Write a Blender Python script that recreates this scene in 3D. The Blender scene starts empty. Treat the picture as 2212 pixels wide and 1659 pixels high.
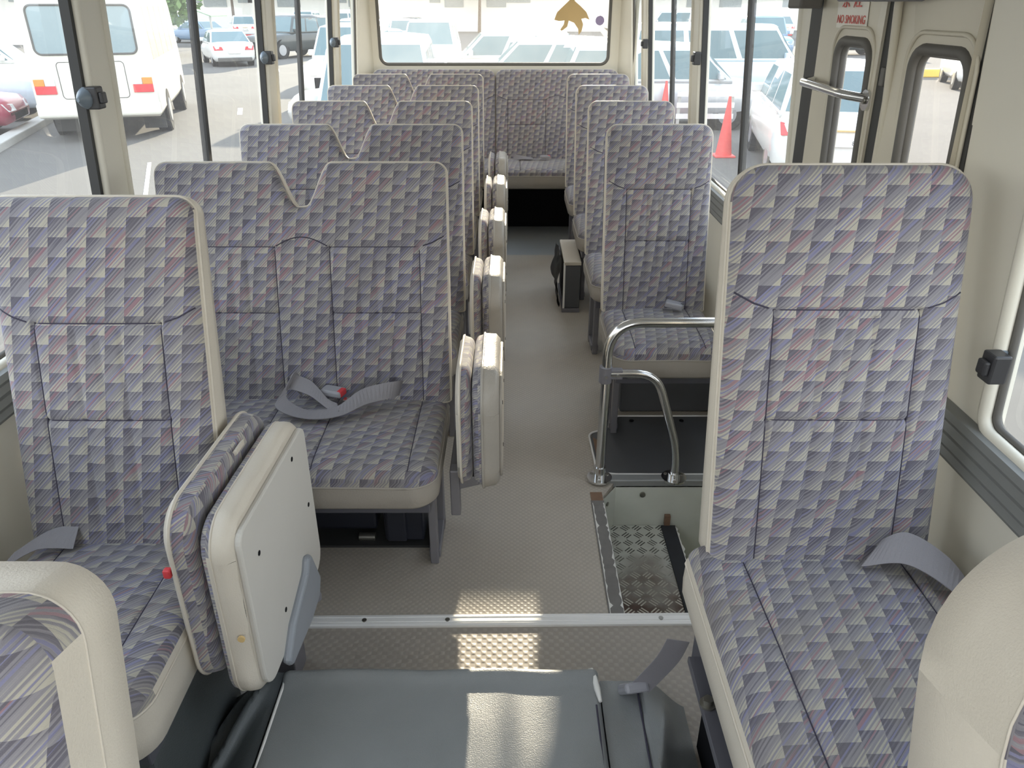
import bpy, math, random
from math import sin, cos, pi, sqrt, radians, exp
from mathutils import Vector, Matrix, noise
random.seed(7)
S = bpy.context.scene
COL = S.collection

# ------------------------------------------------------------------ camera, sky, sun, exposure
cd = bpy.data.cameras.new('camera'); cam = bpy.data.objects.new('camera', cd); COL.objects.link(cam)
cam.location = (0.12, 0.0, 1.5)
cam.rotation_euler = (radians(90 - 26.57), 0, 0)
cd.sensor_width = 36.0
cd.lens = 36.0 * 1640 / 2212
cd.clip_start = 0.02; cd.clip_end = 600
S.camera = cam

W = bpy.data.worlds.new('sky'); S.world = W; W.use_nodes = True
nt = W.node_tree; nt.nodes.clear()
wo = nt.nodes.new('ShaderNodeOutputWorld'); bg = nt.nodes.new('ShaderNodeBackground')
tc = nt.nodes.new('ShaderNodeTexCoord'); sx = nt.nodes.new('ShaderNodeSeparateXYZ'); cr = nt.nodes.new('ShaderNodeValToRGB')
nt.links.new(tc.outputs['Generated'], sx.inputs[0]); nt.links.new(sx.outputs['Z'], cr.inputs[0])
cr.color_ramp.elements[0].position = 0.0; cr.color_ramp.elements[0].color = (1.0, 0.97, 0.92, 1)
cr.color_ramp.elements[1].position = 0.7; cr.color_ramp.elements[1].color = (0.74, 0.84, 1.0, 1)
nt.links.new(cr.outputs[0], bg.inputs[0]); bg.inputs[1].default_value = 2.6
nt.links.new(bg.outputs[0], wo.inputs[0])

sd = bpy.data.lights.new('sun', 'SUN'); sun = bpy.data.objects.new('sun', sd); COL.objects.link(sun)
SUN_AZ, SUN_EL = radians(4.5), radians(14.0)
sdir = Vector((sin(SUN_AZ) * cos(SUN_EL), cos(SUN_AZ) * cos(SUN_EL), sin(SUN_EL)))
sun.rotation_euler = (-sdir).to_track_quat('-Z', 'Y').to_euler()
sun.location = (3, 40, 12)
sd.energy = 11.0; sd.angle = radians(0.6); sd.color = (1.0, 0.87, 0.68)

vs = S.view_settings
vs.view_transform = 'Standard'; vs.look = 'None'; vs.gamma = 1.0; vs.use_curve_mapping = False
vs.exposure = 0.35

# ------------------------------------------------------------------ materials
class NT:
    def __init__(s, name):
        s.m = bpy.data.materials.new(name); s.m.use_nodes = True
        s.t = s.m.node_tree; s.b = s.t.nodes['Principled BSDF']; s.o = s.t.nodes['Material Output']
    def n(s, k, **kw):
        x = s.t.nodes.new('ShaderNode' + k)
        for a, v in kw.items(): setattr(x, a, v)
        return x
    def ln(s, a, b): s.t.links.new(a, b)
    def put(s, inp, v):
        if hasattr(v, 'links') or hasattr(v, 'is_output'): s.ln(v, inp)
        else: inp.default_value = v
    def math(s, op, a, b=None, c=None, clamp=False):
        x = s.n('Math', operation=op); x.use_clamp = clamp
        s.put(x.inputs[0], a)
        if b is not None: s.put(x.inputs[1], b)
        if c is not None: s.put(x.inputs[2], c)
        return x.outputs[0]
    def mix(s, f, a, b):
        x = s.n('Mix', data_type='RGBA'); s.put(x.inputs[0], f)
        for i, v in ((6, a), (7, b)):
            if isinstance(v, tuple): x.inputs[i].default_value = (*v, 1) if len(v) == 3 else v
            else: s.ln(v, x.inputs[i])
        return x.outputs[2]
    def noise(s, scale, detail=3, vec=None, rough=.5):
        x = s.n('TexNoise'); x.inputs['Scale'].default_value = scale; x.inputs['Detail'].default_value = detail
        x.inputs['Roughness'].default_value = rough
        if vec is not None: s.ln(vec, x.inputs['Vector'])
        return x.outputs['Fac']
    def coord(s, k='Object'): return s.n('TexCoord').outputs[k]
    def bump(s, h, dist=.002, strength=1.0):
        x = s.n('Bump'); x.inputs['Strength'].default_value = strength; x.inputs['Distance'].default_value = dist
        s.ln(h, x.inputs['Height']); s.ln(x.outputs[0], s.b.inputs['Normal'])
    def ramp(s, f, stops, interp='LINEAR'):
        x = s.n('ValToRGB'); e = x.color_ramp; e.interpolation = interp
        e.elements[0].position = stops[0][0]; e.elements[0].color = (*stops[0][1], 1)
        e.elements[1].position = stops[1][0]; e.elements[1].color = (*stops[1][1], 1)
        for p, c in stops[2:]:
            el = e.elements.new(p); el.color = (*c, 1)
        s.ln(f, x.inputs[0]); return x.outputs[0]

def simple(name, col, rough=.5, metal=0.0, var=.08, scale=8, bump=0.0, bscale=200, spec=.5, coat=0):
    N = NT(name); b = N.b
    co = N.coord()
    f = N.noise(scale, 4, co)
    lo = tuple(c * (1 - var) for c in col); hi = tuple(min(1, c * (1 + var)) for c in col)
    N.ln(N.mix(f, lo, hi), b.inputs['Base Color'])
    b.inputs['Roughness'].default_value = rough; b.inputs['Metallic'].default_value = metal
    b.inputs['Specular IOR Level'].default_value = spec
    if coat: b.inputs['Coat Weight'].default_value = coat
    if bump: N.bump(N.noise(bscale, 2, co), bump)
    return N.m

def fabric_material(name, flip=1.0, gain=1.0, stain=False):
    N = NT(name); b = N.b
    uv = N.n('UVMap'); sp = N.n('SeparateXYZ'); N.ln(uv.outputs[0], sp.inputs[0])
    u = N.math('MULTIPLY', sp.outputs[0], flip); v = N.math('MULTIPLY', sp.outputs[1], flip)
    wob = N.math('MULTIPLY', N.math('SUBTRACT', N.noise(5, 1, uv.outputs[0]), .5), .004)
    u = N.math('ADD', u, wob); v = N.math('ADD', v, wob)
    u = N.math('ADD', u, N.math('MULTIPLY', v, -.12))
    U = N.math('DIVIDE', u, .0375); iu = N.math('FLOOR', U); fu = N.math('FRACT', U)
    par = N.math('MULTIPLY', N.math('FLOORED_MODULO', iu, 2.0), .5)
    V = N.math('ADD', N.math('DIVIDE', v, .038), par); iv = N.math('FLOOR', V); fv = N.math('FRACT', V)
    t = N.math('ADD', N.math('MULTIPLY', fu, .46), N.math('MULTIPLY', N.math('SUBTRACT', 1.0, fv), .54))
    s = N.math('SUBTRACT', N.math('MULTIPLY', u, .76), N.math('MULTIPLY', v, .66))
    wn = N.n('TexWhiteNoise', noise_dimensions='1D'); N.ln(N.math('FLOOR', N.math('DIVIDE', s, .0021)), wn.inputs['W'])
    wn2 = N.n('TexWhiteNoise', noise_dimensions='1D'); N.ln(N.math('FLOOR', N.math('DIVIDE', s, .0033)), wn2.inputs['W'])
    cell = N.n('CombineXYZ'); N.ln(iu, cell.inputs[0]); N.ln(iv, cell.inputs[1])
    wc = N.n('TexWhiteNoise', noise_dimensions='2D'); N.ln(cell.outputs[0], wc.inputs['Vector'])
    alt = N.math('LESS_THAN', N.math('FRACT', N.math('DIVIDE', s, .0058)), .5)
    mixl = N.math('ADD', N.math('MULTIPLY', wn.outputs[0], .6), N.math('MULTIPLY', alt, .4))
    tt = N.math('ADD', t, N.math('MULTIPLY', N.math('SUBTRACT', mixl, .5), .56))
    tt = N.math('ADD', tt, N.math('MULTIPLY', N.math('SUBTRACT', wc.outputs[0], .5), .12))
    g = gain
    colr = N.ramp(tt, [(0.0, (.112*g, .105*g, .136*g)), (.29, (.15*g, .142*g, .178*g)), (.32, (.226*g, .219*g, .246*g)),
                       (.62, (.272*g, .264*g, .292*g)), (.735, (.31*g, .298*g, .302*g)), (.775, (.44*g, .415*g, .355*g)), (1.0, (.48*g, .45*g, .38*g))])
    mid = N.math('MULTIPLY', N.math('GREATER_THAN', tt, .25), N.math('LESS_THAN', tt, .72))
    big = N.noise(9, 2, uv.outputs[0])
    red = N.math('MULTIPLY', mid, N.math('GREATER_THAN', N.math('ADD', wn2.outputs[0], N.math('MULTIPLY', N.math('SUBTRACT', wc.outputs[0], .5), .5)), .95))
    blu = N.math('MULTIPLY', mid, N.math('LESS_THAN', wn2.outputs[0], .16))
    colr = N.mix(N.math('MULTIPLY', red, .5), colr, (.36*g, .14*g, .17*g))
    colr = N.mix(N.math('MULTIPLY', blu, .5), colr, (.19*g, .20*g, .42*g))
    dirt = N.math('MULTIPLY', N.math('SUBTRACT', big, .35, clamp=True), .5)
    colr = N.mix(dirt, colr, (.27*g, .24*g, .20*g))
    if stain:
        x2 = N.n('TexNoise'); x2.inputs['Scale'].default_value = 4.5; x2.inputs['Detail'].default_value = 3
        N.ln(uv.outputs[0], x2.inputs['Vector'])
        colr = N.mix(N.math('MULTIPLY', N.math('SUBTRACT', x2.outputs['Fac'], .42, clamp=True), 1.6), colr, (.22*g, .19*g, .14*g))
    N.ln(colr, b.inputs['Base Color'])
    b.inputs['Roughness'].default_value = .85; b.inputs['Specular IOR Level'].default_value = .25
    b.inputs['Sheen Weight'].default_value = .25; b.inputs['Sheen Roughness'].default_value = .5
    N.bump(N.math('ADD', wn.outputs[0], N.noise(900, 1, uv.outputs[0])), .0006)
    return N.m

M = {}
M['fabric'] = fabric_material('patterned_seat_fabric', 1.0, .94)
M['fabric_cushion'] = fabric_material('patterned_cushion_fabric', -1.0, .90, True)
M['thread'] = simple('dark_thread', (.05, .045, .07), .9)
M['vinyl'] = simple('beige_vinyl', (.60, .55, .47), .42, var=.06, scale=5, bump=.0006, bscale=350)
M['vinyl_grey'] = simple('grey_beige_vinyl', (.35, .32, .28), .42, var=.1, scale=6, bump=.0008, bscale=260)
M['vinyl_jump_shaded'] = simple('shade_darkened_vinyl', (.37, .345, .305), .38, var=.12, scale=9, bump=.0008, bscale=200)  # shade on the backlit jump seat shells is put into this darker colour
M['board'] = simple('pale_grey_board', (.55, .53, .49), .6, var=.04)
M['hinge_plastic'] = simple('grey_hinge_plastic', (.27, .29, .32), .45)
M['steel_dark'] = simple('dark_painted_steel', (.115, .115, .135), .45, .3)
M['steel_grey'] = simple('grey_painted_steel', (.19, .185, .205), .4, .1)
M['chrome'] = simple('brushed_chrome', (.72, .73, .74), .18, 1.0, var=.05)
M['alu'] = simple('aluminium', (.88, .87, .85), .45, .15, var=.05, scale=20)
M['bolt'] = simple('bolt_steel', (.3, .29, .26), .35, .9)
M['panel'] = simple('cream_wall_panel', (.72, .69, .60), .45, var=.04, scale=3)
M['panel_door'] = simple('cream_door_paint', (.60, .56, .46), .4, var=.12, scale=4)
M['ceiling'] = simple('ceiling_lining', (.86, .85, .81), .7)
M['rail'] = simple('grey_sill_rail', (.20, .205, .20), .5, var=.06)
M['rubber'] = simple('black_rubber', (.035, .035, .035), .6)
M['rubber_grey'] = simple('worn_grey_rubber', (.12, .115, .105), .6, var=.2)
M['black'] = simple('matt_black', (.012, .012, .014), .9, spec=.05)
M['latch'] = simple('black_latch_plastic', (.03, .03, .033), .4)
M['latch_grip'] = simple('grey_latch_grip', (.18, .22, .26), .35)
M['belt'] = simple('grey_webbing', (.26, .25, .27), .7, bump=.0008, bscale=500)
M['buckle'] = simple('grey_buckle_plastic', (.33, .33, .36), .4)
M['red'] = simple('red_plastic', (.62, .05, .06), .4)
M['mat_cover'] = simple('grey_leatherette', (.245, .255, .255), .42, var=.14, scale=7, bump=.0008, bscale=420)
M['apron'] = simple('dark_green_grey_leatherette', (.085, .095, .097), .36, var=.25, scale=6, bump=.0008, bscale=420)
M['white_trim'] = simple('white_piping', (.75, .74, .70), .5)
M['stair_white'] = simple('painted_step_white', (.68, .70, .63), .5, var=.12, scale=9)
M['step_trim'] = simple('dull_step_edge_metal', (.36, .37, .37), .4, .4)
M['dark_mat'] = simple('dark_hatch_vinyl', (.085, .088, .095), .5, var=.1)
M['heater_dark'] = simple('dark_blue_paint', (.016, .018, .028), .4, var=.3)
M['rust'] = simple('rusty_brown', (.23, .14, .09), .8, var=.25, scale=40)
M['gold'] = simple('gold_film', (.62, .44, .20), .4)
M['purple'] = simple('purple_film', (.33, .27, .45), .5)
M['paper'] = simple('clear_sign_film', (.70, .67, .60), .35)
M['sign_red'] = simple('red_sign_ink', (.62, .10, .08), .5)
# outside
M['paint_white'] = simple('white_car_paint', (.80, .80, .78), .25, var=.02, coat=.5)
M['paint_blue_white'] = simple('bluish_white_paint', (.66, .76, .86), .25, var=.02, coat=.5)
M['paint_silver'] = simple('silver_car_paint', (.52, .54, .56), .3, .2, var=.02, coat=.5)
M['paint_bus'] = simple('cream_bus_paint', (.80, .77, .68), .3, var=.03, coat=.3)
M['paint_dark'] = simple('dark_car_paint', (.04, .05, .05), .25, var=.03, coat=.5)
M['paint_maroon'] = simple('maroon_car_paint', (.33, .035, .075), .3, var=.04, coat=.5)
M['paint_blue'] = simple('blue_car_paint', (.22, .32, .46), .3, var=.03, coat=.5)
M['car_glass'] = simple('tinted_car_glass', (.12, .19, .21), .08, var=.1, scale=2)
M['bus_glass'] = simple('pale_tinted_glass', (.30, .38, .40), .12, var=.12, scale=2)
M['curtain_glass'] = simple('tan_curtained_glass', (.62, .50, .34), .25, var=.2, scale=6)
M['tyre'] = simple('tyre_rubber', (.03, .03, .03), .9, spec=.1)
M['hub'] = simple('wheel_rim', (.45, .46, .48), .3, .6)
M['orange'] = simple('orange_lens', (.85, .30, .06), .25)
M['lens_red'] = simple('red_lens', (.75, .06, .07), .25)
M['lens_white'] = simple('clear_lens', (.75, .77, .78), .2)
M['cone_red'] = simple('red_cone_plastic', (.80, .10, .09), .5)
M['concrete'] = simple('kerb_concrete', (.46, .45, .42), .85, var=.2, scale=2)
M['building'] = simple('white_render_wall', (.82, .80, .74), .8, var=.04, scale=.3)
M['building_dark'] = simple('grey_window_panel', (.30, .33, .33), .4, var=.2)
M['leaf'] = simple('tree_foliage', (.14, .22, .07), .7, var=.5, scale=3)
M['bark'] = simple('tree_bark', (.14, .10, .07), .9)
M['awning'] = simple('green_awning_cloth', (.26, .40, .27), .7, var=.1)
M['yellow'] = simple('yellow_paint', (.85, .62, .12), .5)
M['road_white'] = simple('road_paint', (.80, .79, .75), .7, var=.15, scale=20)

def floor_material(name, cell, col, depth):
    N = NT(name); b = N.b
    co = N.coord(); mp = N.n('Mapping'); mp.inputs['Rotation'].default_value = (0, 0, 0)
    N.ln(co, mp.inputs[0]); sp = N.n('SeparateXYZ'); N.ln(mp.outputs[0], sp.inputs[0])
    k = 2 * pi / cell
    h = N.math('ADD', N.math('SINE', N.math('MULTIPLY', N.math('ADD', sp.outputs[0], sp.outputs[1]), k)),
               N.math('SINE', N.math('MULTIPLY', N.math('SUBTRACT', sp.outputs[0], sp.outputs[1]), k)))
    h = N.math('SMOOTH_MAX', h, -.2, .6)
    n1 = N.noise(5, 5, co); n2 = N.noise(60, 3, co)
    c = N.mix(n1, tuple(x * .82 for x in col), tuple(x * 1.12 for x in col))
    c = N.mix(N.math('MULTIPLY', n2, .25), c, tuple(x * .6 for x in col))
    c = N.mix(N.math('MULTIPLY', N.math('ADD', h, .2, clamp=True), .22), c, tuple(min(1, x * 1.5) for x in col))
    N.ln(c, b.inputs['Base Color']); b.inputs['Roughness'].default_value = .42; b.inputs['Specular IOR Level'].default_value = .6
    N.bump(h, depth, .55)
    return N.m
M['floor_fine'] = floor_material('fine_studded_floor', .019, (.46, .415, .355), .0005)
M['floor_coarse'] = floor_material('coarse_studded_floor', .027, (.37, .33, .285), .0009)

M['floor_plain'] = simple('plain_grey_floor', (.30, .32, .335), .32, var=.08, scale=4, bump=.0004, bscale=300)
def plate_material():
    N = NT('worn_tread_plate'); b = N.b
    co = N.coord(); sp = N.n('SeparateXYZ'); N.ln(co, sp.inputs[0])
    c = .042
    X = N.math('DIVIDE', sp.outputs[0], c); Y = N.math('DIVIDE', sp.outputs[1], c)
    ix = N.math('FLOOR', X); iy = N.math('FLOOR', Y); fx = N.math('SUBTRACT', N.math('FRACT', X), .5); fy = N.math('SUBTRACT', N.math('FRACT', Y), .5)
    par = N.math('FLOORED_MODULO', N.math('ADD', ix, iy), 2.0)
    sgn = N.math('SUBTRACT', N.math('MULTIPLY', par, 2.0), 1.0)
    al = N.math('ADD', fx, N.math('MULTIPLY', fy, sgn)); ac = N.math('SUBTRACT', fx, N.math('MULTIPLY', fy, sgn))
    stripes = N.math('LESS_THAN', N.math('ABSOLUTE', N.math('SUBTRACT', N.math('FRACT', N.math('ADD', N.math('MULTIPLY', ac, 3.0), .5)), .5)), .22)
    inside = N.math('MULTIPLY', N.math('LESS_THAN', N.math('ABSOLUTE', al), .47), N.math('LESS_THAN', N.math('ABSOLUTE', ac), .5))
    dash = N.math('MULTIPLY', stripes, inside)
    n = N.noise(9, 4, co); n2 = N.noise(45, 3, co)
    wear = N.math('ADD', N.math('MULTIPLY', N.math('SUBTRACT', 2.13, sp.outputs[1]), 2.6), N.math('MULTIPLY', N.math('SUBTRACT', n, .5), 1.6), clamp=True)
    ground = N.mix(wear, (.60, .61, .56), N.mix(n2, (.06, .05, .042), (.17, .085, .055)))
    dcol = N.mix(wear, (.07, .07, .06), (.74, .71, .62))
    N.ln(N.mix(dash, ground, dcol), b.inputs['Base Color'])
    b.inputs['Roughness'].default_value = .5; N.bump(dash, .003)
    return N.m
M['plate'] = plate_material()

def tape_material(name, col):
    N = NT(name); b = N.b; co = N.coord()
    n = N.noise(30, 4, co); N.ln(N.mix(n, tuple(c * .75 for c in col), tuple(c * 1.2 for c in col)), b.inputs['Base Color'])
    b.inputs['Roughness'].default_value = .8; N.bump(N.noise(600, 2, co), .0006); return N.m
M['tape_grey'] = tape_material('worn_grip_tape', (.20, .19, .18))
M['tape_black'] = tape_material('black_grip_tape', (.03, .032, .038))

def asphalt():
    N = NT('dusty_asphalt'); b = N.b; co = N.coord()
    n1 = N.noise(.35, 5, co); n2 = N.noise(30, 3, co)
    c = N.mix(n1, (.115, .11, .103), (.175, .165, .15)); c = N.mix(N.math('MULTIPLY', n2, .35), c, (.095, .092, .086))
    N.ln(c, b.inputs['Base Color']); b.inputs['Roughness'].default_value = .95; b.inputs['Specular IOR Level'].default_value = .2
    return N.m
M['asphalt'] = asphalt()

def glass_material(name, dust, tint, gloss=.05):
    N = NT(name); t = N.t; t.nodes.remove(N.b)
    tr = N.n('BsdfTransparent'); tr.inputs[0].default_value = (*tint, 1)
    gl = N.n('BsdfGlossy'); gl.inputs['Roughness'].default_value = .02
    df = N.n('BsdfTranslucent'); df.inputs[0].default_value = (.95, .93, .87, 1)
    fr = N.n('LayerWeight'); fr.inputs[0].default_value = .25
    m1 = N.n('MixShader'); m2 = N.n('MixShader')
    N.ln(N.math('ADD', N.math('MULTIPLY', fr.outputs['Fresnel'], .08), gloss * .2, clamp=True), m1.inputs[0])
    N.ln(tr.outputs[0], m1.inputs[1]); N.ln(gl.outputs[0], m1.inputs[2])
    co = N.coord(); n = N.noise(4, 5, co, .65)
    N.ln(N.math('MULTIPLY', N.math('ADD', n, .5), dust), m2.inputs[0])
    N.ln(m1.outputs[0], m2.inputs[1]); N.ln(df.outputs[0], m2.inputs[2]); N.ln(m2.outputs[0], N.o.inputs[0])
    return N.m
M['glass_side'] = glass_material('dusty_side_glass', .055, (.93, .97, .96))
M['glass_rear'] = glass_material('dusty_rear_glass', .06, (.95, .96, .93))
M['glass_door'] = glass_material('door_glass', .05, (.95, .96, .95))

# ------------------------------------------------------------------ mesh helpers
class MB:
    def __init__(s): s.v = []; s.f = []; s.mi = []; s.uv = []; s.sm = []
    def add(s, vs, fs, mi=0, uvs=None, smooth=False):
        o = len(s.v); s.v += [tuple(p) for p in vs]
        for k, f in enumerate(fs):
            s.f.append(tuple(i + o for i in f)); s.mi.append(mi); s.sm.append(smooth)
            s.uv.append(uvs[k] if uvs else None)
        return s
    def box(s, x0, x1, y0, y1, z0, z1, mi=0, mat=None):
        vs = [(x, y, z) for z in (z0, z1) for y in (y0, y1) for x in (x0, x1)]
        if mat is not None: vs = [mat @ Vector(p) for p in vs]
        return s.add(vs, [(0, 2, 3, 1), (4, 5, 7, 6), (0, 1, 5, 4), (2, 6, 7, 3), (0, 4, 6, 2), (1, 3, 7, 5)], mi)
    def quad(s, a, b, c, d, mi=0): return s.add([a, b, c, d], [(0, 1, 2, 3)], mi)
    def tube(s, pts, r, seg=8, mi=0, caps=True, closed=False, flat=1.0):
        pts = [Vector(p) for p in pts]; n = len(pts); rings = []
        up = Vector((0, 0, 1))
        prev = None
        for i, p in enumerate(pts):
            a = pts[(i - 1) % n] if (closed or i > 0) else p
            b = pts[(i + 1) % n] if (closed or i < n - 1) else p
            t = (b - a).normalized()
            if prev is None:
                q = t.cross(up)
                if q.length < .05: q = t.cross(Vector((1, 0, 0)))
                q.normalize()
            else:
                q = (prev - t * prev.dot(t)).normalized()
            prev = q; w = t.cross(q)
            rr = r[i] if isinstance(r, (list, tuple)) else r
            rings.append([p + (q * cos(2 * pi * k / seg) + w * sin(2 * pi * k / seg) * flat) * rr for k in range(seg)])
        vs = [v for rg in rings for v in rg]; fs = []
        m = n if closed else n - 1
        for i in range(m):
            for k in range(seg):
                a = i * seg + k; b = i * seg + (k + 1) % seg; j = ((i + 1) % n) * seg
                fs.append((a, b, j + (k + 1) % seg, j + k))
        s.add(vs, fs, mi, smooth=True)
        if caps and not closed:
            s.add(rings[0], [tuple(range(seg))[::-1]], mi); s.add(rings[-1], [tuple(range(seg))], mi)
        return s
    def cyl(s, c, axis, r, h, seg=16, mi=0, r2=None):
        c = Vector(c); a = Vector(axis).normalized()
        return s.tube([c, c + a * h], [r, r if r2 is None else r2], seg, mi)
    def prism(s, pts, d, mi=0):
        """pts: closed 3D outline, d: extrusion vector"""
        n = len(pts); d = Vector(d); a = [Vector(p) for p in pts]; b = [p + d for p in a]
        fs = [tuple(range(n))[::-1], tuple(range(n, 2 * n))] + [(i, (i + 1) % n, n + (i + 1) % n, n + i) for i in range(n)]
        return s.add(a + b, fs, mi)
    def build(s, name, mats, parent=None, loc=None, rot=None, bevel=0, recalc=True, seg=2):
        me = bpy.data.meshes.new(name)
        me.from_pydata(s.v, [], s.f)
        for m in (mats if isinstance(mats, (list, tuple)) else [mats]): me.materials.append(M[m] if isinstance(m, str) else m)
        me.polygons.foreach_set('material_index', s.mi)
        me.polygons.foreach_set('use_smooth', s.sm)
        if any(u for u in s.uv):
            l = me.uv_layers.new(name='UVMap'); k = 0
            for f, u in zip(s.f, s.uv):
                for q in range(len(f)):
                    l.data[k].uv = u[q] if u else (0, 0); k += 1
        me.update()
        if recalc:
            import bmesh
            bm = bmesh.new(); bm.from_mesh(me); bmesh.ops.recalc_face_normals(bm, faces=bm.faces); bm.to_mesh(me); bm.free()
        o = bpy.data.objects.new(name, me); COL.objects.link(o)
        if parent: o.parent = parent
        if loc: o.location = loc
        if rot: o.rotation_euler = rot
        if bevel:
            bv = o.modifiers.new('bevel', 'BEVEL'); bv.width = bevel; bv.segments = seg; bv.limit_method = 'ANGLE'; bv.angle_limit = radians(35)
            bv.harden_normals = False
        return o

def tag(o, label=None, cat=None, group=None, kind=None):
    if label: o['label'] = label
    if cat: o['category'] = cat
    if group: o['group'] = group
    if kind: o['kind'] = kind
    return o
def empty(name, loc=(0, 0, 0), rz=0.0):
    o = bpy.data.objects.new(name, None); o.empty_display_size = .05; COL.objects.link(o)
    o.location = loc; o.rotation_euler = (0, 0, rz); return o
def copy_tree(o, parent=None):
    c = o.copy(); COL.objects.link(c)
    if parent: c.parent = parent
    for ch in list(o.children): copy_tree(ch, c)
    return c
def rrect(x0, x1, y0, y1, r, n=6):
    p = []
    rs = r if isinstance(r, (list, tuple)) else [r] * 4
    for cx, cy, a, rr in ((x1, y1, 0, rs[0]), (x0, y1, 90, rs[1]), (x0, y0, 180, rs[2]), (x1, y0, 270, rs[3])):
        sx_ = -1 if cx == x1 else 1; sy_ = -1 if cy == y1 else 1
        for k in range(n + 1):
            t = radians(a + 90 * k / n); p.append((cx + sx_ * rr + rr * cos(t), cy + sy_ * rr + rr * sin(t)))
    return p
def fillet(pts, r, n=6):
    pts = [Vector(p) for p in pts]; out = [pts[0]]
    for i in range(1, len(pts) - 1):
        a = pts[i] + (pts[i - 1] - pts[i]).normalized() * r; b = pts[i] + (pts[i + 1] - pts[i]).normalized() * r
        for k in range(n + 1):
            t = k / n; out.append(a * (1 - t) ** 2 + pts[i] * 2 * t * (1 - t) + b * t * t)
    return out + [pts[-1]]

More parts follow.
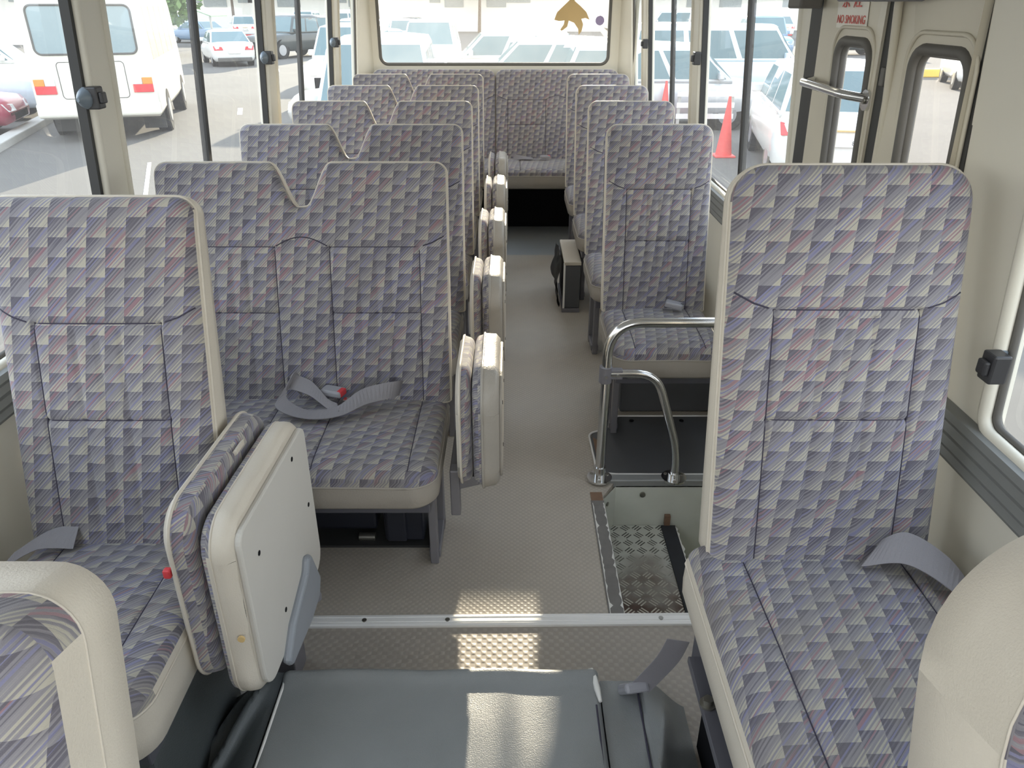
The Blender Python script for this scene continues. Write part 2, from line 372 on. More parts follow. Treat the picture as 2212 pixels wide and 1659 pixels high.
# ------------------------------------------------------------------ upholstered panel
def qc(t): t = min(max(t, 0), 1); return sqrt(max(0, 1 - (1 - t) ** 2))
def sst(t): t = min(max(t, 0), 1); return t * t * (3 - 2 * t)
def panel(W, H, T, r=.05, rb=0.0, notch=None, R=.022, Rs=.03, Rt=.045, Rb=0.0, bulge=.012, vs_=(), hs_=(), chan=(), threads=(),
          uv0=(0, 0), nx=34, nv=26, wrap=.009, ptaper=0.0, taper=0.0, piping=.0035, band_fabric=0.0, droop=0.0, jitter=0.0):
    """returns (fabric MB, side MB). local: x across, z up along the panel, -y outwards"""
    def top(x):
        h = H; ax = W / 2 - abs(x)
        if r and ax < r: h -= r - sqrt(max(0, r * r - (r - ax) ** 2))
        if notch:
            dpt, a, b = notch; h -= dpt * (1 - sst((abs(x) - a) / (b - a)))
        return h
    def bot(x):
        ax = W / 2 - abs(x)
        return rb - sqrt(max(0, rb * rb - (rb - ax) ** 2)) if rb and ax < rb else 0.0
    xs = {round(-W / 2 + W * i / nx, 5) for i in range(nx + 1)}
    for c in range(1, 8):
        d = max(r, rb, .02) * (1 - cos(pi / 2 * c / 8)); xs |= {round(-W / 2 + d, 5), round(W / 2 - d, 5)}
    if notch:
        for c in range(13): d = notch[1] + (notch[2] - notch[1]) * c / 12; xs |= {round(d, 5), round(-d, 5)}
    for x, a, b in vs_:
        for d in (-.009, -.004, 0, .004, .009): xs.add(round(x + d, 5))
    for x, a, b in chan:
        for d in (-.008, 0, .008): xs.add(round(x + d, 5))
    xs = sorted(xs); xs = [x for i, x in enumerate(xs) if i == 0 or x - xs[i - 1] > 8e-4]
    vt = H - max(r, (notch[0] if notch else 0), .03) - .02; vb = rb + .005 if rb else 0.0
    rows = {round(H * i / nv, 5) for i in range(nv + 1)}
    for v, a, b in hs_:
        for d in (-.009, -.004, 0, .004, .009): rows.add(round(v + d, 5))
    for c in range(1, 6):
        d = Rt * (1 - cos(pi / 2 * c / 6)) * .6; rows.add(round(H - d, 5))
        if Rb: rows.add(round(Rb * (1 - cos(pi / 2 * c / 6)), 5))
    rows = sorted(q for q in rows if 0 <= q <= H)
    def vof(row, x):
        if row > vt: f = (row - vt) / (H - vt); return vt + f * (top(x) - vt)
        if rb and row < vb: b = bot(x); return b + (vb - b) * row / vb
        return row
    def xw(x, v): return x * (1 - taper * (1 - v / H))
    def nn(x, v):
        fs = qc((W / 2 - abs(x)) / Rs); ft = qc((top(x) - v) / Rt); fb = qc((v - bot(x)) / Rb) if Rb else 1
        n = bulge * (1 - (2 * x / W) ** 2) * sin(pi * min(max(v / H, .02), .98)) ** .5 - R * (1 - fs * ft * fb)
        for xs_, a, b in vs_:
            if a - .002 <= v <= b + .002: n -= .006 * exp(-((x - xs_) / .0045) ** 2)
        for vv, a, b in hs_:
            if a <= x <= b: n -= .006 * exp(-((v - vv) / .0045) ** 2)
        for xs_, a, b in chan:
            if a <= v <= b: n -= .005 * exp(-((x - xs_) / .006) ** 2)
        if droop: n -= droop * (v / H) ** 3
        return n
    def P(x, v, n): return (xw(x, v), -n, v)
    F = MB(); B = MB()
    nX, nV = len(xs), len(rows); vs3 = []; uvp = []
    for row in rows:
        for x in xs:
            v = vof(row, x); vs3.append(P(x, v, nn(x, v))); uvp.append((xw(x, v) + uv0[0], v + uv0[1]))
    fs = []; uvs = []
    for j in range(nV - 1):
        for i in range(nX - 1):
            f = (j * nX + i, j * nX + i + 1, (j + 1) * nX + i + 1, (j + 1) * nX + i); fs.append(f); uvs.append([uvp[q] for q in f])
    F.add(vs3, fs, 0, uvs, True)
    # boundary loop
    loop = [(i, 0, 'b') for i in range(nX)] + [(nX - 1, j, 'r') for j in range(1, nV)] + [(i, nV - 1, 't') for i in range(nX - 2, -1, -1)] + [(0, j, 'l') for j in range(nV - 2, 0, -1)]
    base = [Vector(vs3[j * nX + i]) for i, j, _ in loop]; L = len(loop)
    nor = []
    for k in range(L):
        t = base[(k + 1) % L] - base[(k - 1) % L]; o = Vector((t.z, 0, -t.x))
        nor.append(o.normalized() if o.length > 1e-9 else Vector((0, 0, 1)))
    arc = [0.0]
    for k in range(L): arc.append(arc[-1] + (base[(k + 1) % L] - base[k]).length)
    def ring(depth, off):
        out = []
        for k in range(L):
            p = base[k] + nor[k] * off
            if jitter: p += nor[k] * jitter * noise.noise(Vector((p.x * 16, depth * 30, p.z * 16)))
            out.append(Vector((p.x, R + .001 + wrap + max(0.0, depth - R - wrap) * (1 - ptaper * min(1, max(0, p.z / H)) ** 1.3), p.z)))
        return out
    ed = R + (droop if droop else 0)
    r0 = base; r1 = [Vector((p.x + n_.x * .003, p.y + wrap, p.z + n_.z * .003)) for p, n_ in zip(base, nor)]
    fb_ = max(band_fabric, 0)
    segs = [(r0, r1, 'wrap')]
    rr = [r1, ring(T * .62 if not fb_ else T * fb_, .005), ring(T - .012, .003), ring(T, -.009)]
    for a, b in zip(rr[:-1], rr[1:]): segs.append((a, b, 'side'))
    dcum = 0
    for si, (a, b, kd) in enumerate(segs):
        wd = sum((q - p).length for p, q in zip(a, b)) / L
        for k in range(L):
            k2 = (k + 1) % L
            fab = (kd == 'wrap' and (loop[k][2] == 't' or fb_)) or (fb_ and si == 1)
            tgt = F if fab else B
            uv = [(arc[k] + .01, dcum), (arc[k + 1] + .01, dcum), (arc[k + 1] + .01, dcum + wd), (arc[k] + .01, dcum + wd)]
            if fab and kd == 'wrap' and not fb_:
                uv = [(a[k].x + uv0[0], H + uv0[1]), (a[k2].x + uv0[0], H + uv0[1]), (b[k2].x + uv0[0], H + wd + uv0[1]), (b[k].x + uv0[0], H + wd + uv0[1])]
            tgt.add([a[k], a[k2], b[k2], b[k]], [(0, 1, 2, 3)], 0, [uv], True)
        dcum += wd
    tpos = {i: k for k, (i, j, c_) in enumerate(loop) if j == nV - 1}
    B.add(rr[-1], [(i, i + 1, tpos[i + 1], tpos[i]) for i in range(nX - 1)], 0)
    if piping:
        keep = [k for k in range(L) if loop[k][2] != 'b' or rb]
        src = r1 if not fb_ else rr[1]
        pts = [src[k] for k in range(L)]
        pp = [pts[0]]
        for p in pts[1:]:
            if (p - pp[-1]).length > .006: pp.append(p)
        B.tube(pp, piping, 5, 0, closed=True)
    for pl in threads:
        pts = []
        for (xa, va), (xb, vb_) in zip(pl[:-1], pl[1:]):
            m = max(2, int(math.hypot(xb - xa, vb_ - va) / .012))
            for k in range(m): pts.append((xa + (xb - xa) * k / m, va + (vb_ - va) * k / m))
        pts.append(pl[-1])
        F.tube([P(x, v, nn(x, v) + .0004) for x, v in pts], .0017, 4, 1)
    return F, B

def weld(o, d=.0003):
    import bmesh
    bm = bmesh.new(); bm.from_mesh(o.data); bmesh.ops.remove_doubles(bm, verts=bm.verts, dist=d)
    bmesh.ops.recalc_face_normals(bm, faces=bm.faces); bm.to_mesh(o.data); bm.free(); return o

def build_panel(FB, name_f, name_s, parent, loc, rot, fab='fabric', side='vinyl'):
    F, B = FB
    f = F.build(name_f, [fab, 'thread'], parent, loc, rot, recalc=False); weld(f)
    b = B.build(name_s, side, f, recalc=False); weld(b)
    return f, b

TILT = radians(13.5)
def back_seams(W, H, half=None):
    """seam set for one seat back of width W centred at x=c"""
    out = []
    for c in (half or (0,)):
        w = W * (.5 if half else 1) * .5
        a = w * .60
        out.append((c, w, a))
    return out

def seat_back(W, H, T, halves=(0,), notch=None, r=.06, taper=0.0, **kw):
    hv = W / 2 if len(halves) == 1 else W / 4
    vsm, hsm, ch, th = [], [], [], []
    v1, v2 = H * .665, H * .39
    for c in halves:
        a = hv * .62
        vsm += [(c - a, .0, v1), (c + a, .0, v1)]
        hsm += [(v1, c - a, c + a), (v2, c - a, c + a)]
        ch += [(c + a * q, .02, v1 - .01) for q in (-.36, 0, .36)]
        o1 = hv * .96
        th += [[(c - a, .005), (c - a, v1)], [(c + a, .005), (c + a, v1)], [(c - a, v2), (c + a, v2)]]
        lo = c - o1 if (len(halves) == 1 or c < 0) else c - a
        hi = c + o1 if (len(halves) == 1 or c > 0) else c + a
        pl = [(c - a, v1), (c + a, v1)]
        if lo < c - a: pl = [(lo, v1 + .03), (c - a - hv * .18, v1 + .012)] + pl
        if hi > c + a: pl = pl + [(c + a + hv * .18, v1 + .012), (hi, v1 + .03)]
        th.append(pl)
    if len(halves) == 2:
        e = hv - hv * .62
        th.append([(-e + 2 * e * k / 12, v1 + .028 * sin(pi * k / 12)) for k in range(13)])
    return panel(W, H, T, r=r, notch=notch, vs_=vsm, hs_=hsm, chan=ch, threads=th, taper=taper, **kw)

def cushion(W, D, T, halves=(0,), r=.07, split=None, **kw):
    vsm, th = [], []
    hv = W / 2 if len(halves) == 1 else W / 4
    for c in halves:
        a = hv * .62
        vsm += [(c - a, .01, D - .03), (c + a, .01, D - .03)]
        th += [[(c - a, .005), (c - a, D - .02)], [(c + a, .005), (c + a, D - .02)]]
    return panel(W, D, T, r=r, vs_=vsm, threads=th, R=.03, Rs=.04, Rt=.07, bulge=.014, wrap=.016, piping=.003, **kw)

CUSH_ROT = (radians(-90), 0, pi)

# ------------------------------------------------------------------ the bus shell
XB = 1.0                                   # half width at the sill
def wx(z): return XB - .07 * max(0.0, z - .78)    # side wall leans inwards above the sill
ZR = 1.92
def wall_strip(mb, side, y0, y1, z0, z1, t=.05, mi=0):
    s = side; a = [(s * wx(z0), y0, z0), (s * wx(z0), y1, z0), (s * wx(z1), y1, z1), (s * wx(z1), y0, z1)]
    mb.prism(a, (s * t, 0, 0), mi)

fl = MB()
fl.box(-1.06, 1.06, 4.93, 6.12, -.06, 0, 1)
for x0, x1, y0, y1 in ((-1.06, 1.06, 2.24, 4.93), (-1.06, .43, 1.545, 2.24)): fl.box(x0, x1, y0, y1, -.06, 0)
fl.prism([(.43, 2.14, -.06), (.485, 2.24, -.06), (.43, 2.24, -.06)], (0, 0, .06))
tag(fl.build('floor', ['floor_fine', 'floor_plain']), kind='structure')
ff = MB().box(-1.06, 1.06, -.9, 1.545, -.06, 0)
tag(ff.build('floor_front', 'floor_coarse'), kind='structure')

# side walls -----------------------------------------------------
def side_wall(side, name, zlow_gaps):
    mb = MB()
    ys = [-.75] + [y for g in zlow_gaps for y in g] + [6.12]
    for k in range(0, len(ys), 2): wall_strip(mb, side, ys[k], ys[k + 1], -.06, .78)
    return mb
TOPZ = 1.66
wl = side_wall(-1, 'wall_left', [])
for y0, y1 in ((-.75, -.62), (2.085, 2.215), (3.65, 3.79), (5.07, 5.22), (5.86, 6.12)): wall_strip(wl, -1, y0, y1, .78, TOPZ)
wall_strip(wl, -1, -.75, 6.12, TOPZ, ZR)
tag(wl.build('wall_left', 'panel', bevel=.012), kind='structure')
wr = side_wall(1, 'wall_right', [(1.47, 2.335)])
for y0, y1 in ((-.75, -.62), (1.24, 1.47), (2.335, 2.425), (3.72, 3.88), (5.20, 5.38), (5.90, 6.12)): wall_strip(wr, 1, y0, y1, .78, TOPZ)
wall_strip(wr, 1, -.75, 1.47, TOPZ, ZR); wall_strip(wr, 1, 2.335, 6.12, TOPZ, ZR); wall_strip(wr, 1, 1.47, 2.335, 1.84, ZR)
tag(wr.build('wall_right', 'panel', bevel=.012), kind='structure')

# rear wall with rounded window opening
def wall_with_hole(outer, hole, y, t, mb, mi=0):
    """outer and hole: same-length (x, z) loops, star shaped about a common centre"""
    n = len(hole)
    for yy in (y, y + t):
        mb.add([(x, yy, z) for x, z in outer] + [(x, yy, z) for x, z in hole], [(i, (i + 1) % n, n + (i + 1) % n, n + i) for i in range(n)], mi)
    mb.add([(x, y, z) for x, z in hole] + [(x, y + t, z) for x, z in hole], [(i, (i + 1) % n, n + (i + 1) % n, n + i) for i in range(n)], mi, smooth=True)
    mb.add([(x, y, z) for x, z in outer] + [(x, y + t, z) for x, z in outer], [(i, (i + 1) % n, n + (i + 1) % n, n + i) for i in range(n)], mi)
def outer_for(hole, x0, x1, z0, z1):
    cx = (x0 + x1) / 2; cz = (z0 + z1) / 2; hx = (max(h[0] for h in hole) - min(h[0] for h in hole)) / 2; hz = (max(h[1] for h in hole) - min(h[1] for h in hole)) / 2
    mx = (max(h[0] for h in hole) + min(h[0] for h in hole)) / 2; mz = (max(h[1] for h in hole) + min(h[1] for h in hole)) / 2
    out = []
    for x, z in hole:
        u = (x - mx) / hx; v = (z - mz) / hz; k = 1 / max(abs(u), abs(v)); u *= k; v *= k
        out.append((cx + u * (x1 - x0) / 2, cz + v * (z1 - z0) / 2))
    return out
hole = rrect(-.845, .825, 1.105, 1.80, .055, 8)
rw = MB(); wall_with_hole(outer_for(hole, -1.0, 1.0, -.06, ZR), hole, 6.06, .06, rw)
tag(rw.build('wall_rear', 'panel'), kind='structure')
for i_, s_ in enumerate((-1, 1)): tag(MB().prism([(s_ * 1.0, 5.86, .78), (s_ * .90, 6.06, .78), (s_ * 1.0, 6.06, .78)], (0, 0, ZR - .78)).build('trim_%d' % (8 + i_), 'panel'), kind='structure')
def loop_tube(pts2, y, r, mb, mi=0): mb.tube([(x, y, z) for x, z in pts2], r, 8, mi, closed=True)
g = MB(); loop_tube(hole, 6.062, .012, g)
win = g.build('window_1', 'rubber_grey'); tag(win, kind='structure')
MB().add([(x, 6.09, z) for x, z in hole], [tuple(range(len(hole)))]).build('pane', 'glass_rear', win)
# roof and front
rf = MB(); rf.box(-.99, .99, -.75, 6.12, ZR - .04, ZR + .02)
for s_ in (-1, 1): rf.prism([(s_ * wx(ZR), -.75, ZR), (s_ * .74, -.75, ZR), (s_ * wx(1.78), -.75, 1.76)], (0, 6.87, 0))
tag(rf.build('ceiling', 'ceiling'), kind='structure')
fw = MB(); fw.box(-1.0, 1.0, -.80, -.74, -.06, .55); fw.box(-1.0, 1.0, -.72, -.62, 1.74, ZR)
for s_ in (-1, 1): fw.box(s_ * .93 - .04, s_ * .93 + .04, -.80, -.70, .55, 1.78)
tag(fw.build('wall_front', 'panel', bevel=.01), kind='structure')

# side windows: outer frame, panes, dark meeting rails, latch
def P3(s, y, z, d=0.0): return (s * (wx(z) + d), y, z)
LATCH = None
def latch_mb():
    mb = MB(); mb.box(-.020, .012, -.019, .019, -.027, .027, 0); mb.box(-.030, -.018, -.013, .013, -.014, .014, 0)
    return mb
def latch(parent, s, y, z, first=True):
    global LATCH
    x = s * (wx(z) - .012)
    if LATCH is None:
        a = latch_mb().build('latch', 'latch', parent, bevel=.004)
        gm = MB(); gm.tube([(.012, -.055, 0), (.012, -.03, 0), (.012, -.012, 0)], [.004, .016, .021], 14, flat=1.3); gp = gm.build('grip', 'latch_grip', a)
        LATCH = a
    else:
        a = copy_tree(LATCH, parent)
    a.location = (x, y, z); a.rotation_euler = (0, 0, 0 if s > 0 else pi)
    if s < 0: a.scale = (1, -1, 1)
    return a
wn_i = [2]
def side_window(s, y0, y1, div, latches, strips=()):
    zl, zh = .80, TOPZ
    fr = MB()
    pts = [P3(s, y, z, .004) for y, z in rrect(y0, y1, zl - .012, zh, .035, 5)]
    fr.tube(pts, .013, 8, 0, closed=True)
    w = fr.build('window_%d' % wn_i[0], 'panel'); wn_i[0] += 1; tag(w, kind='structure')
    gk = MB(); gk.tube([P3(s, y, z, .018) for y, z in rrect(y0 + .012, y1 - .012, zl, zh - .01, .03, 5)], .008, 6, 0, closed=True); gk.build('gasket', 'rubber_grey', w)
    ys = [y0] + ([div] if div else []) + [y1]
    for k in range(len(ys) - 1):
        d = .03 + .012 * k
        MB().quad(P3(s, ys[k], zl, d), P3(s, ys[k + 1], zl, d), P3(s, ys[k + 1], zh, d), P3(s, ys[k], zh, d)).build('pane', 'glass_side', w)
    def bar(ya, yb, z0, z1, d0, d1, mi, nm):
        mb = MB(); mb.add([P3(s, ya, z0, d0), P3(s, yb, z0, d0), P3(s, yb, z1, d0), P3(s, ya, z1, d0), P3(s, ya, z0, d1), P3(s, yb, z0, d1), P3(s, yb, z1, d1), P3(s, ya, z1, d1)],
                          [(0, 1, 2, 3), (4, 5, 6, 7), (0, 1, 5, 4), (1, 2, 6, 5), (2, 3, 7, 6), (3, 0, 4, 7)])
        return mb.build(nm, mi, w)
    if div: bar(div - .014, div + .014, zl, zh, .022, .045, 'rubber', 'meeting_rail')
    for ya, yb in strips: bar(ya, yb, zl, zh, .006, .03, 'rubber', 'sash_stile')
    for y, z in latches: latch(w, s, y, z)
    return w
side_window(-1, -.60, 2.085, .75, [(2.068, 1.286)], [(2.058, 2.085)])
side_window(-1, 2.215, 3.65, 2.92, [(3.63, 1.29)], [(3.625, 3.65)])
side_window(-1, 3.79, 5.07, 4.36, [(5.05, 1.293)], [(5.045, 5.07)])
side_window(-1, 5.22, 5.86, None, [])
side_window(1, -.60, 1.24, None, [(1.215, .926)])
side_window(1, 2.425, 3.72, 3.05, [(3.70, 1.283)], [(3.70, 3.72)])
side_window(1, 3.88, 5.20, 4.52, [(5.18, 1.28)], [(5.18, 5.20)])
side_window(1, 5.38, 5.90, None, [])
# windscreen surround stays open glass
ws = MB(); ws.quad((-.90, -.77, .55), (.90, -.77, .55), (.86, -.66, 1.74), (-.86, -.66, 1.74)); w_ = ws.build('window_%d' % wn_i[0], 'glass_door'); tag(w_, kind='structure')

# sill rails (trim)
for i, (s_, spans) in enumerate(((-1, [(-.7, 6.0)]), (1, [(-.7, 1.45), (2.34, 6.0)]))):
    for j, (a, b) in enumerate(spans):
        mb = MB()
        prof = [(0, .688), (.022, .692), (.026, .70), (.020, .712), (.026, .722), (.020, .736), (.026, .748), (.020, .762), (.026, .772), (.022, .786), (0, .79)]
        mb.prism([(s_ * (1.0 - d), a, z) for d, z in prof], (0, b - a, 0))
        tag(mb.build('trim_%d' % (i * 2 + j + 1), 'rail'), kind='structure')

# ------------------------------------------------------------------ door
def yz_frame(s_y0, s_y1, z0, z1, hy0, hy1, hz0, hz1, r, thick, mb, mi=0, x=lambda z: wx(z)):
    hole = rrect(hy0, hy1, hz0, hz1, r, 6); out = outer_for(hole, s_y0, s_y1, z0, z1); n = len(hole)
    for d in (0.0, thick):
        mb.add([(x(z) + d, y, z) for y, z in out] + [(x(z) + d, y, z) for y, z in hole], [(i, (i + 1) % n, n + (i + 1) % n, n + i) for i in range(n)], mi)
    mb.add([(x(z), y, z) for y, z in hole] + [(x(z) + thick, y, z) for y, z in hole], [(i, (i + 1) % n, n + (i + 1) % n, n + i) for i in range(n)], mi, smooth=True)
    mb.add([(x(z), y, z) for y, z in out] + [(x(z) + thick, y, z) for y, z in out], [(i, (i + 1) % n, n + (i + 1) % n, n + i) for i in range(n)], mi)
    return hole
door = empty('door_1', (0, 0, 0)); tag(door, kind='structure')
for (a, b, ha, hb) in ((1.855, 2.235, 1.93, 2.125), (1.475, 1.80, 1.50, 1.715)):
    mb = MB(); h = yz_frame(a, b, -.42, 1.84, ha, hb, .50, 1.415, .04, .025, mb)
    lf = mb.build('leaf', 'panel_door', door, bevel=.004)
    gm = MB(); gm.tube([(wx(z) + .001, y, z) for y, z in rrect(ha - .004, hb + .004, .496, 1.419, .045, 6)], .0115, 8, 0, closed=True)
    gm.tube([(wx(z) + .013, y, z) for y, z in rrect(ha + .001, hb - .001, .501, 1.414, .04, 6)], .010, 8, 0, closed=True)
    gm.build('window_gasket', 'rubber_grey', lf)
    MB().add([(wx(z) + .018, y, z) for y, z in h], [tuple(range(len(h)))]).build('pane', 'glass_door', lf)
    rm = MB(); rm.tube([(wx(z) - .002, y, z) for y, z in rrect(ha - .028, hb + .028, .46, 1.45, .06, 6)], .0045, 6, 0, closed=True); rm.build('pressed_surround', 'panel_door', lf)
for y0, y1, x0 in ((1.80, 1.855, .0), (2.235, 2.335, .0), (1.455, 1.475, .01)):
    mb = MB(); mb.prism([(wx(-.42) + x0 + .01, y0, -.42), (wx(-.42) + x0 + .01, y1, -.42), (wx(1.84) + x0 + .01, y1, 1.84), (wx(1.84) + x0 + .01, y0, 1.84)], (.025, 0, 0)); mb.build('seal', 'rubber', door)
rod = MB(); rod.tube([(wx(1.50) - .02, 1.782, 1.53), (wx(1.1) - .008, 1.79, 1.10), (wx(.3) - .008, 1.79, .3)], .009, 8); rod.build('hinge_rod', 'panel_door', door)
kn = MB(); kn.box(.945, .975, 1.812, 1.836, 1.335, 1.375); kn.build('hinge_block', 'rubber_grey', door, bevel=.004)
bx = MB(); bx.box(.82, .93, 1.66, 1.84, 1.505, 1.58); b_ = bx.build('opener_box', 'steel_grey', door, bevel=.006)
bx = MB(); bx.box(.80, .825, 1.80, 1.83, 1.515, 1.57); bx.build('cable_clip', 'white_trim', b_, bevel=.003)
bx = MB(); bx.box(.87, .93, 2.21, 2.31, 1.49, 1.55); bx.build('top_hinge', 'rubber_grey', door, bevel=.006)
hb = MB(); hb.tube(fillet([(wx(1.31) - .002, 2.235, 1.315), (wx(1.31) - .055, 2.22, 1.312), (wx(1.31) - .055, 1.93, 1.308), (wx(1.3) - .002, 1.90, 1.30)], .025), .0105, 10)
hd = hb.build('handle', 'chrome', door)
eb = MB(); eb.cyl((wx(1.3) - .001, 1.90, 1.298), (-1, 0, 0), .024, .012, 14); eb.build('end_boss', 'chrome', hd)
eb = MB(); eb.cyl((wx(1.3) - .014, 1.90, 1.298), (-1, 0, 0), .009, .004, 10); eb.build('screw', 'bolt', hd)

# no smoking sign on the narrow leaf
def text_part(body, size, mat, parent, loc, rot, name):
    cu = bpy.data.curves.new(name, 'FONT'); cu.body = body; cu.size = size; cu.align_x = 'CENTER'; cu.align_y = 'CENTER'; cu.extrude = .0004
    cu.resolution_u = 3
    o = bpy.data.objects.new(name, cu); COL.objects.link(o)
    dg = bpy.context.evaluated_depsgraph_get(); me = bpy.data.meshes.new_from_object(o.evaluated_get(dg))
    bpy.data.objects.remove(o)
    me.materials.clear(); me.materials.append(M[mat]); o = bpy.data.objects.new(name, me); COL.objects.link(o)
    o.parent = parent; o.location = loc; o.rotation_euler = rot; return o
sg = MB(); sg.prism([(wx(1.447) - .0015, 1.965, 1.447), (wx(1.447) - .0015, 2.15, 1.447), (wx(1.60) - .0015, 2.15, 1.60), (wx(1.60) - .0015, 1.965, 1.60)], (-.001, 0, 0))
sgn = sg.build('no_smoking_sign', 'paper'); tag(sgn, 'clear sticker with red NO SMOKING lettering high on the narrow door leaf', 'sign')
lean = math.atan(.07)
for body, size, yy, zz in (('禁', .050, 2.095, 1.512), ('煙', .050, 2.025, 1.512), ('NO SMOKING', .027, 2.06, 1.466)):
    text_part(body, size, 'sign_red', sgn, (wx(zz) - .0035, yy, zz), (radians(90) - 0, 0, radians(-90)), 'lettering')

# ------------------------------------------------------------------ stairwell
st = MB()
st.add([(.485, 2.222, -.012), (1.05, 2.222, -.012), (1.05, 2.222, -.75), (.485, 2.222, -.75), (.43, 2.14, -.012), (.43, 2.14, -.75), (.43, 1.54, -.012), (.43, 1.54, -.75), (1.05, 1.54, -.012), (1.05, 1.54, -.75)],
       [(0, 1, 2, 3), (4, 0, 3, 5), (6, 4, 5, 7), (8, 6, 7, 9)])
st.box(.66, .70, 1.545, 2.222, -.42, -.19)
st.box(.70, 1.05, 1.545, 2.222, -.46, -.42)
so = st.build('stairwell', 'stair_white', recalc=False); tag(so, kind='structure')
sp_ = MB().box(.432, .655, 1.545, 2.22, -.20, -.18); p_ = sp_.build('tread_plate', 'plate'); tag(p_, 'worn white checker plate tread of the upper door step', 'step')
for y, z in ((2.165, -.05), (2.165, -.14)): 
    q = MB(); q.cyl((.448, y + .005, z), (.85, -.5, 0), .008, .006, 10); q.build('screw', 'bolt', so)
q = MB(); q.cyl((.58, 2.22, -.045), (0, -1, 0), .010, .006, 12); q.build('screw', 'bolt', so)
q = MB(); q.box(.665, .685, 2.205, 2.22, -.17, -.13); q.build('catch', 'rust', so)
tp = MB(); tp.box(.655, .705, 1.545, 2.21, -.185, -.172); to = tp.build('step_nosing_tape', 'tape_black'); tag(to, 'black grip strip on the outer edge of the door step', 'grip strip')
def ragged(x, y0, y1, z, w, seed, parent, n=46, side=1):
    rnd = random.Random(seed); mb = MB(); pts = []
    for k in range(n + 1):
        y = y0 + (y1 - y0) * k / n; a = w * (.25 + rnd.random() * (1.0 if rnd.random() > .25 else 2.6)); pts.append((y, a))
    for (ya, a), (yb, b) in zip(pts[:-1], pts[1:]):
        mb.prism([(x, ya, z), (x + side * a, ya, z), (x + side * b, yb, z), (x, yb, z)], (0, 0, .0012))
    return mb.build('torn_edge', 'white_trim', parent)
ragged(.704, 1.56, 2.2, -.1715, .004, 3, to, side=1); ragged(.656, 1.56, 1.75, -.1715, .004, 5, to, side=1)
tp = MB(); tp.box(.386, .430, 1.575, 2.115, -.01, .003); to = tp.build('floor_edge_tape', 'tape_grey'); tag(to, 'grey grip strip with torn white edges along the aisle beside the door steps', 'grip strip')
ragged(.390, 1.58, 2.10, .0032, .004, 8, to, side=1); ragged(.4295, 1.58, 2.10, .0032, .003, 9, to, side=-1)
sb = MB(); sb.box(.43, 1.0, 2.222, 2.262, -.02, .012); so2 = sb.build('trim_7', 'step_trim', bevel=.004); tag(so2, kind='structure')
rs = MB(); rs.box(.388, .428, 2.115, 2.165, -.01, .0025); ro = rs.build('rusty_floor_patch', 'rust'); tag(ro, 'bare rusty brown patch of floor at the foot of the handrail', 'floor patch')

# aluminium threshold
sl = radians(.6)
th = MB(); prof = [(-.021, 0), (-.020, .006), (-.013, .008), (-.012, .0065), (-.006, .0065), (-.005, .008), (.004, .008), (.005, .0065), (.011, .0065), (.012, .008), (.020, .007), (.021, 0)]
th.prism([(-.52, y, z) for y, z in prof], (1.14, 0, 0))
to = th.build('threshold_strip', 'alu', loc=(0, 1.556, 0), rot=(0, 0, sl)); tag(to, 'ribbed aluminium threshold strip across the floor in front of the door steps', 'threshold strip')
for x in (-.28, -.055, .525): MB().cyl((x, 0, .0065), (0, 0, 1), .0065, .003, 12).build('screw', 'bolt', to)

# floor hatch behind the steps
ht = MB(); ht.add([(x, y, .004) for x, y in ((.47, 2.275), (1.0, 2.275), (1.0, 2.70), (.56, 2.70), (.52, 2.67), (.50, 2.62), (.44, 2.58), (.425, 2.53), (.425, 2.36), (.44, 2.30))], [tuple(range(10))])
ho = ht.build('floor_hatch', 'dark_mat'); tag(ho, 'dark floor hatch with metal edging behind the door steps', 'hatch')
tm = MB(); tm.tube(fillet([(1.0, 2.27, .004), (.47, 2.272, .004), (.424, 2.30, .004), (.418, 2.56, .004), (.50, 2.60, .004), (.53, 2.70, .004), (1.0, 2.70, .004)], .03), .0045, 6); tm.build('metal_edging', 'alu', ho)
for x in (.60, .80): MB().cyl((x, 2.66, .004), (0, 0, 1), .009, .003, 10).build('screw', 'black', ho)
rp = MB(); rp.add([(.432, 2.32, .006), (.452, 2.31, .006), (.452, 2.50, .006), (.432, 2.53, .006)], [(0, 1, 2, 3)]); rp.build('rust_stain', 'rust', ho)

# ------------------------------------------------------------------ handrail
HY = 2.242
hr = empty('handrail', (.427, HY, .012)); tag(hr, 'tubular steel handrail standing at the rear edge of the door steps', 'handrail')
pm = MB(); pm.tube(fillet([(0, 0, 0), (.004, 0, .585), (.50, 0, .585)], .115, 12), .0165, 14); pm.build('pole', 'chrome', hr)
pm = MB(); pm.tube(fillet([(.005, 0, .405), (.17, 0, .405), (.265, 0, .10), (.262, 0, .0)], .075, 8), .0145, 12); pm.build('side_tube', 'chrome', hr)
cm = MB(); cm.cyl((0, 0, .375), (0, 0, 1), .0215, .055, 14); cm.box(0, .055, -.012, .012, .388, .422)
co_ = cm.build('clamp', 'steel_grey', hr, bevel=.003)
for x in (.0, .04): MB().cyl((x, -.012 if x else -.021, .402), (0, -1, 0), .006, .004, 8).build('bolt', 'chrome', co_)
for x in (0, .262):
    f_ = MB(); f_.cyl((x, 0, -.004), (0, 0, 1), .044, .007, 20); f_.cyl((x, 0, 0), (0, 0, 1), .021, .045 if x == 0 else .02, 14); fo = f_.build('flange', 'chrome', hr)
    for a in range(3): MB().cyl((x + .033 * cos(a * 2.1 + .4), .033 * sin(a * 2.1 + .4), .003), (0, 0, 1), .006, .002, 8).build('screw', 'bolt', fo)

